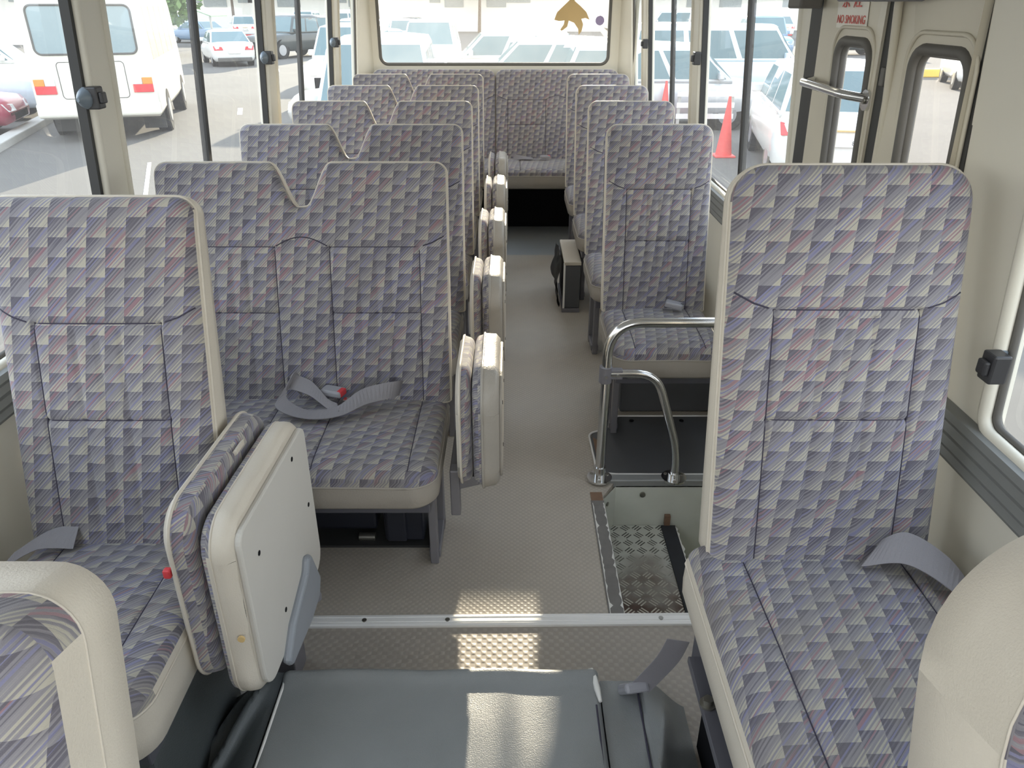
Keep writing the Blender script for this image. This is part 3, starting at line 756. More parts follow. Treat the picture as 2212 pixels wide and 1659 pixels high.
# ------------------------------------------------------------------ seats
def seat_legs(parent, x0, x1, yf, yb, zt, mat='steel_grey', which=(1, 1)):
    for k, x in enumerate((x0, x1)):
        if not which[k]: continue
        mb = MB(); mb.box(x - .012, x + .012, yf - .016, yf + .016, 0, zt); mb.box(x - .017, x + .017, yb - .02, yb + .02, 0, zt); mb.box(x - .017, x + .017, yf, yb, .012, .04)
        mb.build('leg', mat, parent, bevel=.003)
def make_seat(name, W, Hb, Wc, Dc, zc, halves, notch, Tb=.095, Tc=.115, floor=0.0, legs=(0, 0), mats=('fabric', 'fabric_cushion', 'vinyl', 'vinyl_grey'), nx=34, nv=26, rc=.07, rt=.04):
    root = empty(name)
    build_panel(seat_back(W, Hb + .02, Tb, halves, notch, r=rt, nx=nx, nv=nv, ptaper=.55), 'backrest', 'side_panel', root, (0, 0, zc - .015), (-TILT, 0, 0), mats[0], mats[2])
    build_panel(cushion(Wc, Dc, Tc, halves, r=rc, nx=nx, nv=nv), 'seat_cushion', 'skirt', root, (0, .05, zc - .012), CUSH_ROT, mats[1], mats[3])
    fr = MB(); fr.box(-Wc / 2 + .02, Wc / 2 - .02, -Dc + .09, .02, zc - Tc - .05, zc - Tc - .013)
    fr.box(-Wc / 2 + .03, Wc / 2 - .03, .03, .06, zc - Tc - .05, zc - .01)
    fr.build('seat_frame', 'steel_dark', root, bevel=.004)
    seat_legs(root, -Wc / 2 + .045, Wc / 2 - .035, -Dc + .25, -.02, zc - Tc - .05, which=legs)
    return root

Y0, PITCH = 2.0, .75
ORD = ['first', 'second', 'third', 'fourth', 'fifth']
dbl = make_seat('double_bus_seat', .82, .665, .80, .44, .455, (-.205, .205), (.122, .012, .088), legs=(1, 1), nx=56, rt=.032)
dl = ['double seat nearest the camera, its lap belt lying across the cushion',
      'double seat directly behind the one with the lap belt on its cushion',
      'third double seat back counting from the camera on the window row',
      'fourth double seat back counting from the camera, behind the third notched top',
      'rearmost notched double seat, right in front of the long back bench']
doubles = []
for k in range(5):
    o = dbl if k == 0 else copy_tree(dbl)
    o.location = (-.476, Y0 + PITCH * k, 0); tag(o, dl[k], 'seat', 'notched double seats'); doubles.append(o)
sgl = make_seat('single_bus_seat', .388, .665, .395, .42, .455, (0,), None, legs=(1, 0), nx=28)
slb = ['single seat just behind the handrail and door steps', 'single seat directly behind the one by the handrail',
       'third single seat back from the door steps', 'rearmost single seat, in front of the long back bench']
for k in range(4):
    o = sgl if k == 0 else copy_tree(sgl)
    o.location = (.668, Y0 + PITCH * (k + 1), 0); tag(o, slb[k], 'seat', 'single seats behind the door')

# front single seats
fl0 = make_seat('front_bus_seat', .405, .70, .40, .47, .485, (0,), None, Tb=.11, Tc=.15, nx=40, nv=36, legs=(0, 0), rt=.036, mats=('fabric', 'fabric_cushion', 'vinyl', 'vinyl'))
fl0.location = (-.70, 1.285, 0); tag(fl0, 'near single seat with the big folded jump seat beside it', 'seat')
mb = MB(); mb.box(-.17, .17, -.36, .02, 0, .31); mb.build('base_box', 'apron', fl0, bevel=.01)
fr0 = make_seat('front_bus_seat', .418, .715, .485, .62, .555, (0,), None, Tb=.11, Tc=.13, nx=44, nv=40, legs=(0, 0), mats=('fabric', 'fabric_cushion', 'vinyl', 'vinyl'), rt=.06)
fr0.location = (.714, 1.15, 0); tag(fr0, 'large near single seat in front of the folding door', 'seat')
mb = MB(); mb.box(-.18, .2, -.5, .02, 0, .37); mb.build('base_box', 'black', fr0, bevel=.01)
mb = MB(); mb.box(-.250, -.218, -.62, -.06, .345, .36); mb.box(-.224, -.218, -.62, .0, .28, .36)
ra = mb.build('side_rail', 'steel_dark', fr0, bevel=.002)
bl = MB(); bl.cyl((-.238, -.175, .36), (0, 0, 1), .015, .004, 16); bl.cyl((-.238, -.175, .364), (0, 0, 1), .010, .011, 6); bl.build('bolt', 'bolt', ra)

# rear bench
bench = empty('rear_bench_seat', (0, 5.76, 0)); tag(bench, 'long bench seat across the back under the rear window', 'bench')
for c, wd, hv in ((-.447, .89, (-.22, .22)), (.447, .89, (-.22, .22))):
    build_panel(seat_back(wd, .625, .10, hv, None, nx=40), 'backrest', 'side_panel', bench, (c, 0, .475), (-TILT, 0, 0))
build_panel(cushion(1.76, .46, .13, (-.45, .45), r=.06, nx=60), 'seat_cushion', 'skirt', bench, (0, .05, .475), CUSH_ROT, 'fabric_cushion', 'vinyl_grey')
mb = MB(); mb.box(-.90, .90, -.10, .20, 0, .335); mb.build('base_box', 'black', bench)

# ------------------------------------------------------------------ folding jump seats
def jump_seat(sc=1.0, big=False):
    W_, H_ = (.435, .42) if big else (.37, .345)
    root = empty('folding_jump_seat')
    # backrest half: fabric face looks +X (towards the cushion half)
    d1, d2 = (.052, .062) if big else (.038, .068)
    F, B = panel(W_ * .97, H_ * .96, d1, r=.07 if big else .10, rb=.07, R=.015, Rs=.03, Rt=.03, Rb=.03, bulge=.006, nx=20, nv=18, band_fabric=.72, piping=.004)
    b, _ = build_panel((F, B), 'backrest', 'back_shell', root, (-.007 if not big else -.006, 0, .03 if big else 0), (0, 0, radians(90)))
    F, B = panel(W_, H_, d2, r=.07 if big else .10, rb=.07, R=.015, Rs=.03, Rt=.03, Rb=.03, bulge=.006, nx=22, nv=18, band_fabric=(0 if big else .34), piping=(.002 if big else .004), jitter=.006)
    c, cs = build_panel((F, B), 'seat_cushion', 'cushion_shell', root, (-.002 if not big else .003, 0, -.01), (0, 0, radians(-90)), side='vinyl_jump_shaded' if not big else 'vinyl')
    x = (-.002 if not big else .003) + d2
    bd = MB(); bd.prism([(x, -y, z - .01) for y, z in rrect(-W_ / 2 + .015, W_ / 2 - .015, .015, H_ - .02, [.03, .03, .05, .05] if big else .08, 6)], (.013 if big else .009, 0, 0))
    bo = bd.build('base_board', 'board' if big else 'vinyl_jump_shaded', root, bevel=.004)
    for yy, zz in ((-.135, .30), (.10, .36), (-.06, .09), (.16, .20)):
        MB().cyl((x + (.0125 if big else .0088), yy, zz * H_ / .42), (1, 0, 0), .0055, .0015, 8).build('screw', 'black', bo)
    if big:
        q = MB(); q.prism([(x + .008, y_, z_) for y_, z_ in ((-.12, .0), (-.10, -.03), (.047, -.04), (.115, -.03), (.14, .01), (.10, .108), (.075, .118), (.055, .09), (-.06, .05))], (.02, 0, 0)); q.build('hinge_cover', 'hinge_plastic', root, bevel=.012, seg=3)
        q = MB(); q.cyl((.055, -W_ / 2 - .004, .17), (0, -1, 0), .007, .004, 10); q.build('stud', 'gold', root)
        q = MB(); q.box(-.066, -.052, -W_ / 2 - .002, -W_ / 2 + .012, .305, .323); q.build('release_tab', 'red', root, bevel=.003)
        q = MB(); q.prism([(-.04, .02, H_ - .03), (.0, .02, H_ + .0), (.0, .06, H_ + .0), (-.04, .06, H_ - .03)], (0, 0, .012)); q.build('strap', 'vinyl', root)
    q = MB()
    if big: q.tube(fillet([(-.10, .1, -.06), (.02, .12, -.07), (.08, .12, -.03)], .03), .02, 8); q.box(-.06, .02, .07, .15, -.275, -.05)
    else: q.prism([(-.073, -.12, .02), (-.073, -.12, -.045), (.02, -.12, -.02), (.075, -.12, .02), (.07, -.12, .03), (.02, -.12, .0)], (0, .24, 0)); q.box(-.072, -.045, -.13, -.09, -.12, .03)
    q.build('hinge_arm', 'steel_grey', root, bevel=.004)
    return root
js = jump_seat()
jl = ['folded jump seat nearest of those along the double seats, beside the lap belt', 'second folded jump seat along the aisle side of the double seats',
      'third folded jump seat along the aisle side of the double seats', 'fourth folded jump seat along the aisle side of the double seats',
      'farthest folded jump seat, just in front of the back bench']
for k in range(5):
    o = js if k == 0 else copy_tree(js)
    o.location = (.02, 1.885 + PITCH * k, .325); tag(o, jl[k], 'jump seat', 'folded jump seats in the aisle')
jb = jump_seat(big=True); jb.location = (-.43, 1.275, .275); jb.rotation_euler = (0, 0, radians(-2))
tag(jb, 'large folded jump seat showing its pale bolted board, beside the near single seat', 'jump seat')

# driver's and front passenger's seats (upper backs at the lower corners)
def front_back(name, label, x, y, z, W_, H_, tilt, r_=.05, wr=.045, T_=.145):
    root = empty(name, (x, y, z)); root.rotation_euler = (-tilt, 0, 0)
    F, B = panel(W_, H_, T_, r=r_, R=.03, Rs=.035, Rt=.06, bulge=.012, nx=36, nv=30, wrap=wr, piping=.0016,
                 vs_=[(-W_ * .3, 0, H_ * .6), (W_ * .3, 0, H_ * .6)], threads=[[(-W_ * .3, .005), (-W_ * .3, H_ * .6)], [(W_ * .3, .005), (W_ * .3, H_ * .6)]])
    build_panel((F, B), 'backrest', 'side_panel', root, (0, 0, 0), (0, 0, 0))
    c = build_panel(cushion(W_, .46, .14, (0,), nx=20, nv=16), 'seat_cushion', 'skirt', root, (0, .04, 0), (radians(-90) + tilt, 0, pi), 'fabric_cushion', 'vinyl')
    tag(root, label, 'seat'); return root
front_back('driver_seat', 'seat back with a beige side, cut off by the bottom left corner', -.535, .345, .45, .50, .59, radians(12))
front_back('front_passenger_seat', 'seat back with a broad beige side, cut off by the bottom right corner', .762, .308, .46, .40, .63, radians(15), .17, .002, .185)
for n_, x in (('driver_seat', -.535), ('front_passenger_seat', .762)):
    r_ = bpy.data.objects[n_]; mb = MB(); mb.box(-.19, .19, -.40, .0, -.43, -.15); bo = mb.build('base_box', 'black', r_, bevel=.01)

# ------------------------------------------------------------------ engine cover and the vinyl draped round it
def bumpy(x, y): return noise.noise(Vector((x * 9, y * 9, .3))) * .006 + noise.noise(Vector((x * 3, y * 3, 7))) * .008
EC = MB(); nx_, ny_ = 60, 46; vs3 = []
X0, X1, YA, YB = -.405, .318, .30, 1.285
def edge(t, r): return -r + sqrt(max(0, r * r - (r - min(t, r)) ** 2)) if t < r else 0.0
for j in range(ny_ + 1):
    y = YA + (YB - YA) * (1 - (1 - j / ny_) ** 1.6)
    for i in range(nx_ + 1):
        x = X0 + (X1 - X0) * (.5 - .5 * cos(pi * i / nx_))
        z = .122 + bumpy(x, y) * .6 + .013 * exp(-((YB - .024 - y + .004 * sin(x * 21)) / .018) ** 2) + edge(YB - y, .022) + edge(x - X0, .016) + edge(X1 - x, .016)
        vs3.append((x, y, z))
fs = [(j * (nx_ + 1) + i, j * (nx_ + 1) + i + 1, (j + 1) * (nx_ + 1) + i + 1, (j + 1) * (nx_ + 1) + i) for j in range(ny_) for i in range(nx_)]
EC.add(vs3, fs, 0, smooth=True)
b0 = [vs3[ny_ * (nx_ + 1) + i] for i in range(nx_ + 1)]; EC.add(b0 + [(x, y + .004, 0) for x, y, z in b0], [(i, i + 1, nx_ + 2 + i, nx_ + 1 + i) for i in range(nx_)], 0, smooth=True)
for ii in (0, nx_):
    b0 = [vs3[j * (nx_ + 1) + ii] for j in range(ny_ + 1)]; EC.add(b0 + [(x, y, 0) for x, y, z in b0], [(i, i + 1, ny_ + 2 + i, ny_ + 1 + i) for i in range(ny_)], 0, smooth=True)
ec = EC.build('engine_cover', 'mat_cover'); tag(ec, 'grey leatherette covered engine hump in the foreground', 'engine cover')
pp = MB(); pp.tube([(X0 + .006, y, .118) for y in (.3, .6, .9, 1.1, 1.2, 1.262)] + [(X0 + .004, 1.285, .09)], .0035, 6); pp.build('piping', 'white_trim', ec)
te = MB(); te.tube([(.297, 1.283, .112), (.303, 1.272, .124), (.309, 1.25, .125), (.312, 1.22, .122), (.316, 1.19, .118)], [.004, .007, .006, .0075, .004], 6); te.build('torn_edge', 'white_trim', ec)
sm_ = MB(); sm_.tube([(.306, y, .119) for y in (.3, .8, 1.18)], .0022, 5); sm_.build('seam', 'thread', ec)
# right flap
def sheet(name, x0, x1, y0, y1, fz, mat, label, cat, nx=60, ny=40):
    mb = MB(); vs3 = []
    for j in range(ny + 1):
        for i in range(nx + 1):
            x = x0 + (x1 - x0) * i / nx; y = y0 + (y1 - y0) * j / ny; vs3.append((x, y, fz(x, y)))
    fs = [(j * (nx + 1) + i, j * (nx + 1) + i + 1, (j + 1) * (nx + 1) + i + 1, (j + 1) * (nx + 1) + i) for j in range(ny) for i in range(nx)]
    mb.add(vs3, fs, 0, smooth=True)
    rim = [i for i in range(nx + 1)] + [(j * (nx + 1) + nx) for j in range(1, ny + 1)] + [ny * (nx + 1) + i for i in range(nx - 1, -1, -1)] + [j * (nx + 1) for j in range(ny - 1, 0, -1)]
    top = [vs3[i] for i in rim]; n = len(rim); mb.add(top + [(p[0], p[1], max(.001, p[2] - .10) if p[2] < .11 else .0) for p in top], [(i, (i + 1) % n, n + (i + 1) % n, n + i) for i in range(n)], 0)
    o = mb.build(name, mat); 
    if label: tag(o, label, cat)
    return o
def right_z(x, y):
    t = (x - .322) / .30
    if x < .412: return .102 + bumpy(x, y) * .8 + .004 * sin(y * 40) * max(0, (x - .36) / .05)
    u = (x - .412) / .13
    z = .102 * (1 - sst(u)) + .012
    z += .030 * exp(-((x - .44 - (y - 1.1) * .25) / .018) ** 2) * sst((1.26 - y) / .1) + .02 * exp(-((x - .40 + (y - 1.0) * .35) / .015) ** 2)
    return z + bumpy(x, y) * sst(1 - u * .6)
rf_ = sheet('engine_cover_flap', .322, .525, .30, 1.262, right_z, 'mat_cover', 'wrinkled leatherette flap between the engine hump and the large near seat', 'cover flap')
sm_ = MB(); sm_.tube([(.405, y, .105 + bumpy(.405, y) * .8) for y in [.3 + k * .06 for k in range(17)]], .0025, 5); sm_.build('seam', 'thread', rf_)
def left_z(x, y):
    u = (x + .41) / -.17
    z = .105 * (1 - sst(u)) + .012
    for k, (c, w_, h_, sl_) in enumerate(((-.455, .014, .04, .30), (-.50, .018, .045, .45), (-.57, .026, .03, .35), (-.66, .04, .02, .2))):
        z += h_ * exp(-((x - c + (1.2 - y) * sl_) / w_) ** 2) * sst((1.30 - y) / .12)
    return z + bumpy(x, y)
sheet('floor_apron', -.98, -.407, .30, 1.275, left_z, 'apron', 'dark creased leatherette apron on the floor below the near single seat', 'floor cover', nx=90)

# ------------------------------------------------------------------ belts
def ribbon(name, pts, w, label=None, mat='belt', parent=None, t=.002, sub=8, tw=None):
    """pts: list of (centre, width direction); smooth Catmull-Rom between"""
    C = [Vector(p[0]) for p in pts]; D = [Vector(p[1]).normalized() for p in pts]; cs = []; ds = []
    n = len(C)
    for i in range(n - 1):
        p0, p1, p2, p3 = C[max(i - 1, 0)], C[i], C[i + 1], C[min(i + 2, n - 1)]
        for k in range(sub):
            q = k / sub
            cs.append(.5 * ((2 * p1) + (p2 - p0) * q + (2 * p0 - 5 * p1 + 4 * p2 - p3) * q * q + (-p0 + 3 * p1 - 3 * p2 + p3) * q ** 3)); ds.append(D[i].lerp(D[i + 1], q).normalized())
    cs.append(C[-1]); ds.append(D[-1])
    mb = MB(); vs3 = []
    for i, (c, d) in enumerate(zip(cs, ds)):
        tg = (cs[min(i + 1, len(cs) - 1)] - cs[max(i - 1, 0)]).normalized(); nrm = tg.cross(d).normalized() * t / 2
        vs3 += [c - d * w / 2 + nrm, c + d * w / 2 + nrm, c + d * w / 2 - nrm, c - d * w / 2 - nrm]
    fs = []
    for i in range(len(cs) - 1):
        for k in range(4): fs.append((i * 4 + k, i * 4 + (k + 1) % 4, i * 4 + 4 + (k + 1) % 4, i * 4 + 4 + k))
    fs += [(0, 1, 2, 3), tuple(len(vs3) - 4 + k for k in range(4))]
    mb.add(vs3, fs, 0, smooth=False)
    o = mb.build(name, mat, parent); return o
def buckle(parent, loc, rz, red=True, tilt=0.0):
    mb = MB(); mb.box(-.034, .034, -.021, .021, 0, .020); b = mb.build('buckle', 'buckle', parent, loc, (0, tilt, rz), bevel=.006)
    if red:
        q = MB(); q.box(.020, .0355, -.015, .015, .003, .0205); q.build('press_button', 'red', b, bevel=.002)
    return b
zb = .475
r = ribbon('lap_belt', [((-.50, 2.00, zb + .01), (0, .4, 1)), ((-.515, 1.965, zb + .055), (.3, .5, 1)), ((-.535, 1.90, zb + .02), (.5, .9, .2)), ((-.46, 1.855, zb + .004), (.1, 1, .0)), ((-.37, 1.865, zb + .006), (-.2, 1, .15)),
                        ((-.30, 1.92, zb + .025), (-.4, .7, .7)), ((-.22, 1.945, zb + .035), (.1, .2, 1)), ((-.205, 1.985, zb + .02), (.3, .1, 1))], .047)
tag(r, 'grey lap belt loosely looped on the cushion of the nearest double seat', 'seat belt')
buckle(r, (-.40, 1.965, zb + .008), radians(-20))
q = MB(); q.box(-.365, -.30, 1.925, 1.945, zb + .006, zb + .010); q.build('tongue', 'chrome', r, bevel=.001)
q = ribbon('fold', [((-.515, 1.965, zb + .05), (.2, .7, .6)), ((-.46, 1.95, zb + .035), (.0, .8, .5)), ((-.40, 1.90, zb + .010), (-.3, 1, .3)), ((-.37, 1.885, zb + .008), (-.3, 1, 0))], .047, parent=r)
r = ribbon('lap_belt', [((.79, 1.125, .585), (.55, .25, .75)), ((.85, 1.12, .600), (.35, .75, .55)), ((.905, 1.07, .585), (.45, .8, .3)), ((.945, 1.015, .545), (.5, .7, -.4)), ((.955, .99, .49), (.3, .9, -.3))], .062)
tag(r, 'grey belt strap lying at the window side of the large near seat cushion', 'seat belt')
r = ribbon('lap_belt', [((-.895, 1.20, .50), (.3, .9, .3)), ((-.85, 1.262, .508), (.2, .9, .3)), ((-.79, 1.275, .505), (.0, .8, .6))], .05)
tag(r, 'grey belt strap at the window side of the near single seat', 'seat belt')
r = ribbon('belt_stalk', [((.462, 1.16, .33), (1, .1, -.3)), ((.452, 1.18, .26), (1, .0, -.3)), ((.425, 1.195, .19), (1, .0, -.35)), ((.40, 1.20, .145), (1, 0, -.4))], .05)
tag(r, 'purple grey belt stalk hanging beside the rail of the large near seat', 'seat belt')
b = buckle(r, (.392, 1.203, .128), radians(100), red=False, tilt=radians(50)); b.scale = (1.15, 1.3, 1.2)
bk = MB(); bk.box(-.034, .034, -.021, .021, 0, .022); b = bk.build('belt_buckle', 'buckle', loc=(.735, 2.715, .468), rot=(0, radians(8), radians(-18)), bevel=.006); tag(b, 'grey belt buckle lying on the cushion of the single seat behind the handrail', 'buckle')
q = MB(); q.cyl((.028, 0, .022), (0, 0, 1), .006, .002, 8); q.build('button', 'steel_dark', b)
r = ribbon('lap_belt', [((.13, 5.70, .50), (.2, .3, 1)), ((.20, 5.66, .505), (.1, 1, .3)), ((.27, 5.655, .50), (0, 1, .1))], .045)
tag(r, 'grey lap belt with a red buckle button on the back bench cushion', 'seat belt')
buckle(r, (.36, 5.665, .50), radians(10))

# ------------------------------------------------------------------ boxes under the seats
hx = empty('heater_box', (.40, 3.88, 0)); tag(hx, 'dark heater box with a pale lid beside the aisle under the single seats', 'heater')
mb = MB(); mb.box(.0, .085, 0, .42, .022, .26); mb.build('casing', 'dark_mat', hx, bevel=.004)
mb = MB(); mb.box(-.004, .088, -.006, .43, .262, .282); mb.build('lid', 'vinyl', hx, bevel=.004)
mb = MB(); mb.box(-.01, .085, -.012, .42, 0, .021); mb.build('flange', 'steel_grey', hx, bevel=.002)
mb = MB(); mb.box(-.006, .004, -.006, .004, .022, .272); mb.build('corner_trim', 'alu', hx)
mb = MB(); vs3 = []; n1, n2 = 14, 18
for j in range(n2 + 1):
    for i in range(n1 + 1):
        y = .02 + .40 * i / n1; z = .02 + .25 * j / n2
        vs3.append((-.012 - .030 * abs(noise.noise(Vector((y * 9, z * 11, 2)))) - .022 * sin(pi * j / n2) , y, z))
mb.add(vs3, [(j * (n1 + 1) + i, j * (n1 + 1) + i + 1, (j + 1) * (n1 + 1) + i + 1, (j + 1) * (n1 + 1) + i) for j in range(n2) for i in range(n1)], 0, smooth=True); mb.build('crumpled_skirt', 'rubber', hx, recalc=False)
mb = MB(); mb.prism([(.56, 2.74, 0), (.56, 2.78, .27), (.56, 2.96, .27), (.56, 2.96, 0)], (.40, 0, 0)); o = mb.build('wheel_arch_box', 'dark_mat', bevel=.01); tag(o, 'dark vinyl covered box under the single seat behind the handrail', 'box')
un = empty('underseat_heater', (-.35, 1.95, 0)); tag(un, 'dark blue machinery on the floor under the nearest double seat', 'heater')
mb = MB(); mb.box(-.16, .05, -.03, .18, .03, .19); mb.build('casing', 'heater_dark', un, bevel=.01)
mb = MB(); mb.box(.08, .20, -.07, .10, .02, .17); mb.box(.09, .15, -.09, -.07, .03, .15); mb.build('control_box', 'heater_dark', un, bevel=.006)
mb = MB(); mb.tube(fillet([(.20, .0, .15), (.24, -.02, .22), (.10, -.05, .23), (-.20, -.05, .21)], .03), .014, 8); mb.build('hose', 'rubber', un)
mb = MB(); mb.cyl((-.24, -.02, .12), (1, 0, 0), .055, .10, 18); mb.build('blower', 'heater_dark', un)
mb = MB(); mb.cyl((-.005, -.045, .015), (1, 0, 0), .014, .05, 10); mb.build('pipe_end', 'bolt', un)
mb = MB(); mb.box(-.30, .22, -.08, .2, 0, .008); mb.build('base_plate', 'rubber', un)

# decals on the rear glass
def flat_shape(name, pts, y, mat, label, cat):
    mb = MB(); mb.prism([(x, y, z) for x, z in pts], (0, .0015, 0)); o = mb.build(name, mat); tag(o, label, cat); return o
dol = [(-.125, .0), (-.105, .05), (-.06, .09), (-.02, .125), (.005, .16), (.02, .12), (.06, .09), (.105, .05), (.13, .0), (.10, .012), (.07, .006), (.085, -.03), (.075, -.075), (.055, -.10), (.05, -.06), (.02, -.02), (-.02, -.005), (-.03, -.045), (-.07, -.075), (-.08, -.065), (-.055, -.03), (-.05, -.004), (-.09, -.008)]
flat_shape('dolphin_sticker', [(.55 + x, 1.40 + z) for x, z in dol], 6.080, 'gold', 'gold leaping dolphin sticker on the rear window', 'sticker')
flat_shape('round_sticker', [(.755 + .032 * cos(a * pi / 10), 1.395 + .032 * sin(a * pi / 10)) for a in range(20)], 6.080, 'purple', 'small round purple sticker on the rear window', 'sticker')

# ------------------------------------------------------------------ outside: ground, vehicles, buildings
GZ = -.95
gm = MB().box(-160, 160, -60, 220, GZ - .2, GZ); tag(gm.build('ground', 'asphalt'), kind='structure')

def loft(st, mb, mi=0):
    """st: list of (y, [(x, z) half profile from bottom centre to top centre]); mirrored"""
    rings = []
    for y, pr in st:
        full = [(x, z) for x, z in pr] + [(-x, z) for x, z in reversed(pr) if x > 1e-6]
        rings.append([(x, y, z) for x, z in full])
    n = len(rings[0]); vs3 = [p for r in rings for p in r]; fs = []
    for j in range(len(rings) - 1):
        for i in range(n): fs.append((j * n + i, j * n + (i + 1) % n, (j + 1) * n + (i + 1) % n, (j + 1) * n + i))
    fs += [tuple(range(n))[::-1], tuple((len(rings) - 1) * n + i for i in range(n))]
    return mb.add(vs3, fs, mi, smooth=True)

def car(kind, paint):
    """front at +y, ground at z = 0"""
    P = {  # length, width, height, bottom, belt, hood height, windscreen base y, roof front, roof rear, rear base y, deck height, wheel radius
        'sedan': (4.6, 1.80, 1.46, .22, .93, .80, 1.05, .35, -.95, -1.65, .98, .32),
        'suv': (4.55, 1.84, 1.70, .26, 1.06, .98, 1.10, .50, -1.75, -2.12, 1.10, .36),
        'offroad': (4.85, 1.90, 1.98, .34, 1.18, 1.12, .85, .42, -2.05, -2.28, 1.2, .40),
        'mpv': (4.6, 1.78, 1.74, .22, 1.0, .92, 1.45, .75, -1.85, -2.15, 1.05, .32),
        'van': (4.75, 1.78, 2.02, .24, 1.14, 1.12, 2.02, 1.45, -2.2, -2.32, 1.15, .34)}[kind]
    L, Wd, Hh, zb_, belt, hood, wy, ryf, ryr, by, deck, wr_ = P
    h = Wd / 2; y1 = L / 2; y0 = -L / 2
    root = empty('car')
    def sec(zt, k, zb2=None, sh=.10): 
        zb2 = zb_ if zb2 is None else zb2
        return [(0, zb2), (h * k * .88, zb2), (h * k * .97, zb2 + .12), (h * k, (zb2 + zt) / 2), (h * k * .98, zt - sh), (h * k * .93, zt - .02), (h * k * .6, zt + .015), (0, zt + .02)]
    st_ = [(y0, sec(deck - .16, .84, zb_ + .12)), (y0 + .05, sec(deck - .04, .93, zb_ + .04)), (y0 + .22, sec(deck, .99)), (by, sec(max(deck, belt), 1)), (ryr, sec(belt, 1)), (0, sec(belt, 1)), (ryf, sec(belt, 1)),
           (wy, sec(belt - .02, 1)), (min(wy + .5, y1 - .2), sec(hood + .02, .99)), (y1 - .14, sec(hood - .07, .95, zb_ + .03)), (y1 - .03, sec(hood - .18, .86, zb_ + .08)), (y1, sec(hood - .28, .80, zb_ + .14))]
    ys_ = []; 
    for s_ in st_:
        if not ys_ or s_[0] > ys_[-1][0] + .02: ys_.append(s_)
    mb = MB(); loft(ys_, mb)
    # greenhouse
    hr_ = h * .80
    def gs(y, zt, k): return (y, [(0, belt - .05), (h * .95, belt - .05), (h * .945, belt + .01), (hr_ + (h * .94 - hr_) * (1 - k), belt + (zt - belt) * .86 if k else belt + .012), (hr_ * .93 if k else h * .8, zt - .02 * k), (hr_ * .5, zt + .01 * k), (0, zt + .015 * k)])
    loft([gs(by, belt + .01, 0), gs(ryr, Hh - .05, 1), (gs((ryr + ryf) / 2, Hh, 1)), gs(ryf, Hh - .05, 1), gs(wy, belt + .01, 0)], mb)
    mb.build('body', paint, root)
    # glass: quads on the slopes, set a few millimetres outside
    def lerp(a, b, t): return tuple(p + (q - p) * t for p, q in zip(a, b))
    def slope(yb, yt, name, out):
        wb = h * .90; wt = hr_ * .90; zb2 = belt + .03; zt = Hh - .10
        fb = (zb2 - belt) / (Hh - .05 - belt); ft = (zt - belt) / (Hh - .05 - belt)
        a = [(-wb * .97, yb + (yt - yb) * fb, zb2), (wb * .97, yb + (yt - yb) * fb, zb2), (wt, yb + (yt - yb) * ft, zt), (-wt, yb + (yt - yb) * ft, zt)]
        MB().prism([(x, y + out * .012, z + .012) for x, y, z in a], (0, -out * .03, -.02)).build(name, 'car_glass', root)
    slope(wy, ryf, 'windscreen', 1); slope(by, ryr, 'rear_window', -1)
    nwin = 3 if kind in ('suv', 'mpv', 'van', 'offroad') else 2
    for s_ in (-1, 1):
        zlo, zhi = belt + .035, belt + (Hh - .05 - belt) * .84
        def edge_y(z, front):
            t = (z - belt) / (Hh - .05 - belt)
            return (wy + (ryf - wy) * t - .10) if front else (by + (ryr - by) * t + .10)
        def xo(z): 
            t = (z - belt) / ((Hh - .05 - belt) * .86); return s_ * (h * .945 + (hr_ - h * .945) * min(1, t) + .008)
        cuts = [k / nwin for k in range(nwin + 1)]
        for a, b in zip(cuts[:-1], cuts[1:]):
            def py(t, z): return edge_y(z, False) + (edge_y(z, True) - edge_y(z, False)) * t
            g1, g2 = a + .018 * (a > 0), b - .018 * (b < 1)
            mb = MB(); mb.prism([(xo(zlo), py(g1, zlo), zlo), (xo(zlo), py(g2, zlo), zlo), (xo(zhi), py(g2, zhi), zhi), (xo(zhi), py(g1, zhi), zhi)], (-s_ * .03, 0, 0)); mb.build('side_window', 'car_glass', root)
        mb = MB(); mb.box(s_ * h * .98 - .09 if s_ > 0 else s_ * h * .98 - .11, s_ * h * .98 + .11 if s_ > 0 else s_ * h * .98 + .09, wy - .32, wy - .20, belt + .02, belt + .17); mb.build('mirror', paint, root, bevel=.03)
        # lamps
        mb = MB(); mb.prism([(s_ * h * .50, y0 + .02, deck - .30), (s_ * h * .91, y0 + .04, deck - .31), (s_ * h * .94, y0 + .10, deck - .13), (s_ * h * .55, y0 + .03, deck - .17)], (0, -.05, 0)) if kind != 'van' else mb.prism([(s_ * h * .76, y0, .7), (s_ * h * .93, y0 + .03, .7), (s_ * h * .93, y0 + .03, 1.1), (s_ * h * .76, y0, 1.1)], (0, -.03, 0))
        mb.build('tail_light', 'lens_red', root, bevel=.01)
        mb = MB(); mb.prism([(s_ * h * .46, y1 - .01, hood - .30), (s_ * h * .84, y1 - .06, hood - .30), (s_ * h * .90, y1 - .16, hood - .14), (s_ * h * .50, y1 - .05, hood - .17)], (0, .05, 0)); mb.build('headlight', 'lens_white', root, bevel=.01)
        for yy in (y1 - .88, y0 + .86):
            mb = MB(); mb.cyl((s_ * (h - .24), yy, wr_), (s_, 0, 0), wr_, .215, 24); wo_ = mb.build('wheel', 'tyre', root, bevel=.02)
            mb = MB(); mb.cyl((s_ * (h - .06), yy, wr_), (s_, 0, 0), wr_ * .62, .04, 20); mb.build('rim', 'hub', wo_)
            mb = MB(); mb.cyl((s_ * (h - .125), yy, wr_ + .03), (s_, 0, 0), wr_ * 1.16, .099, 24); mb.build('wheel_arch', 'black', root)
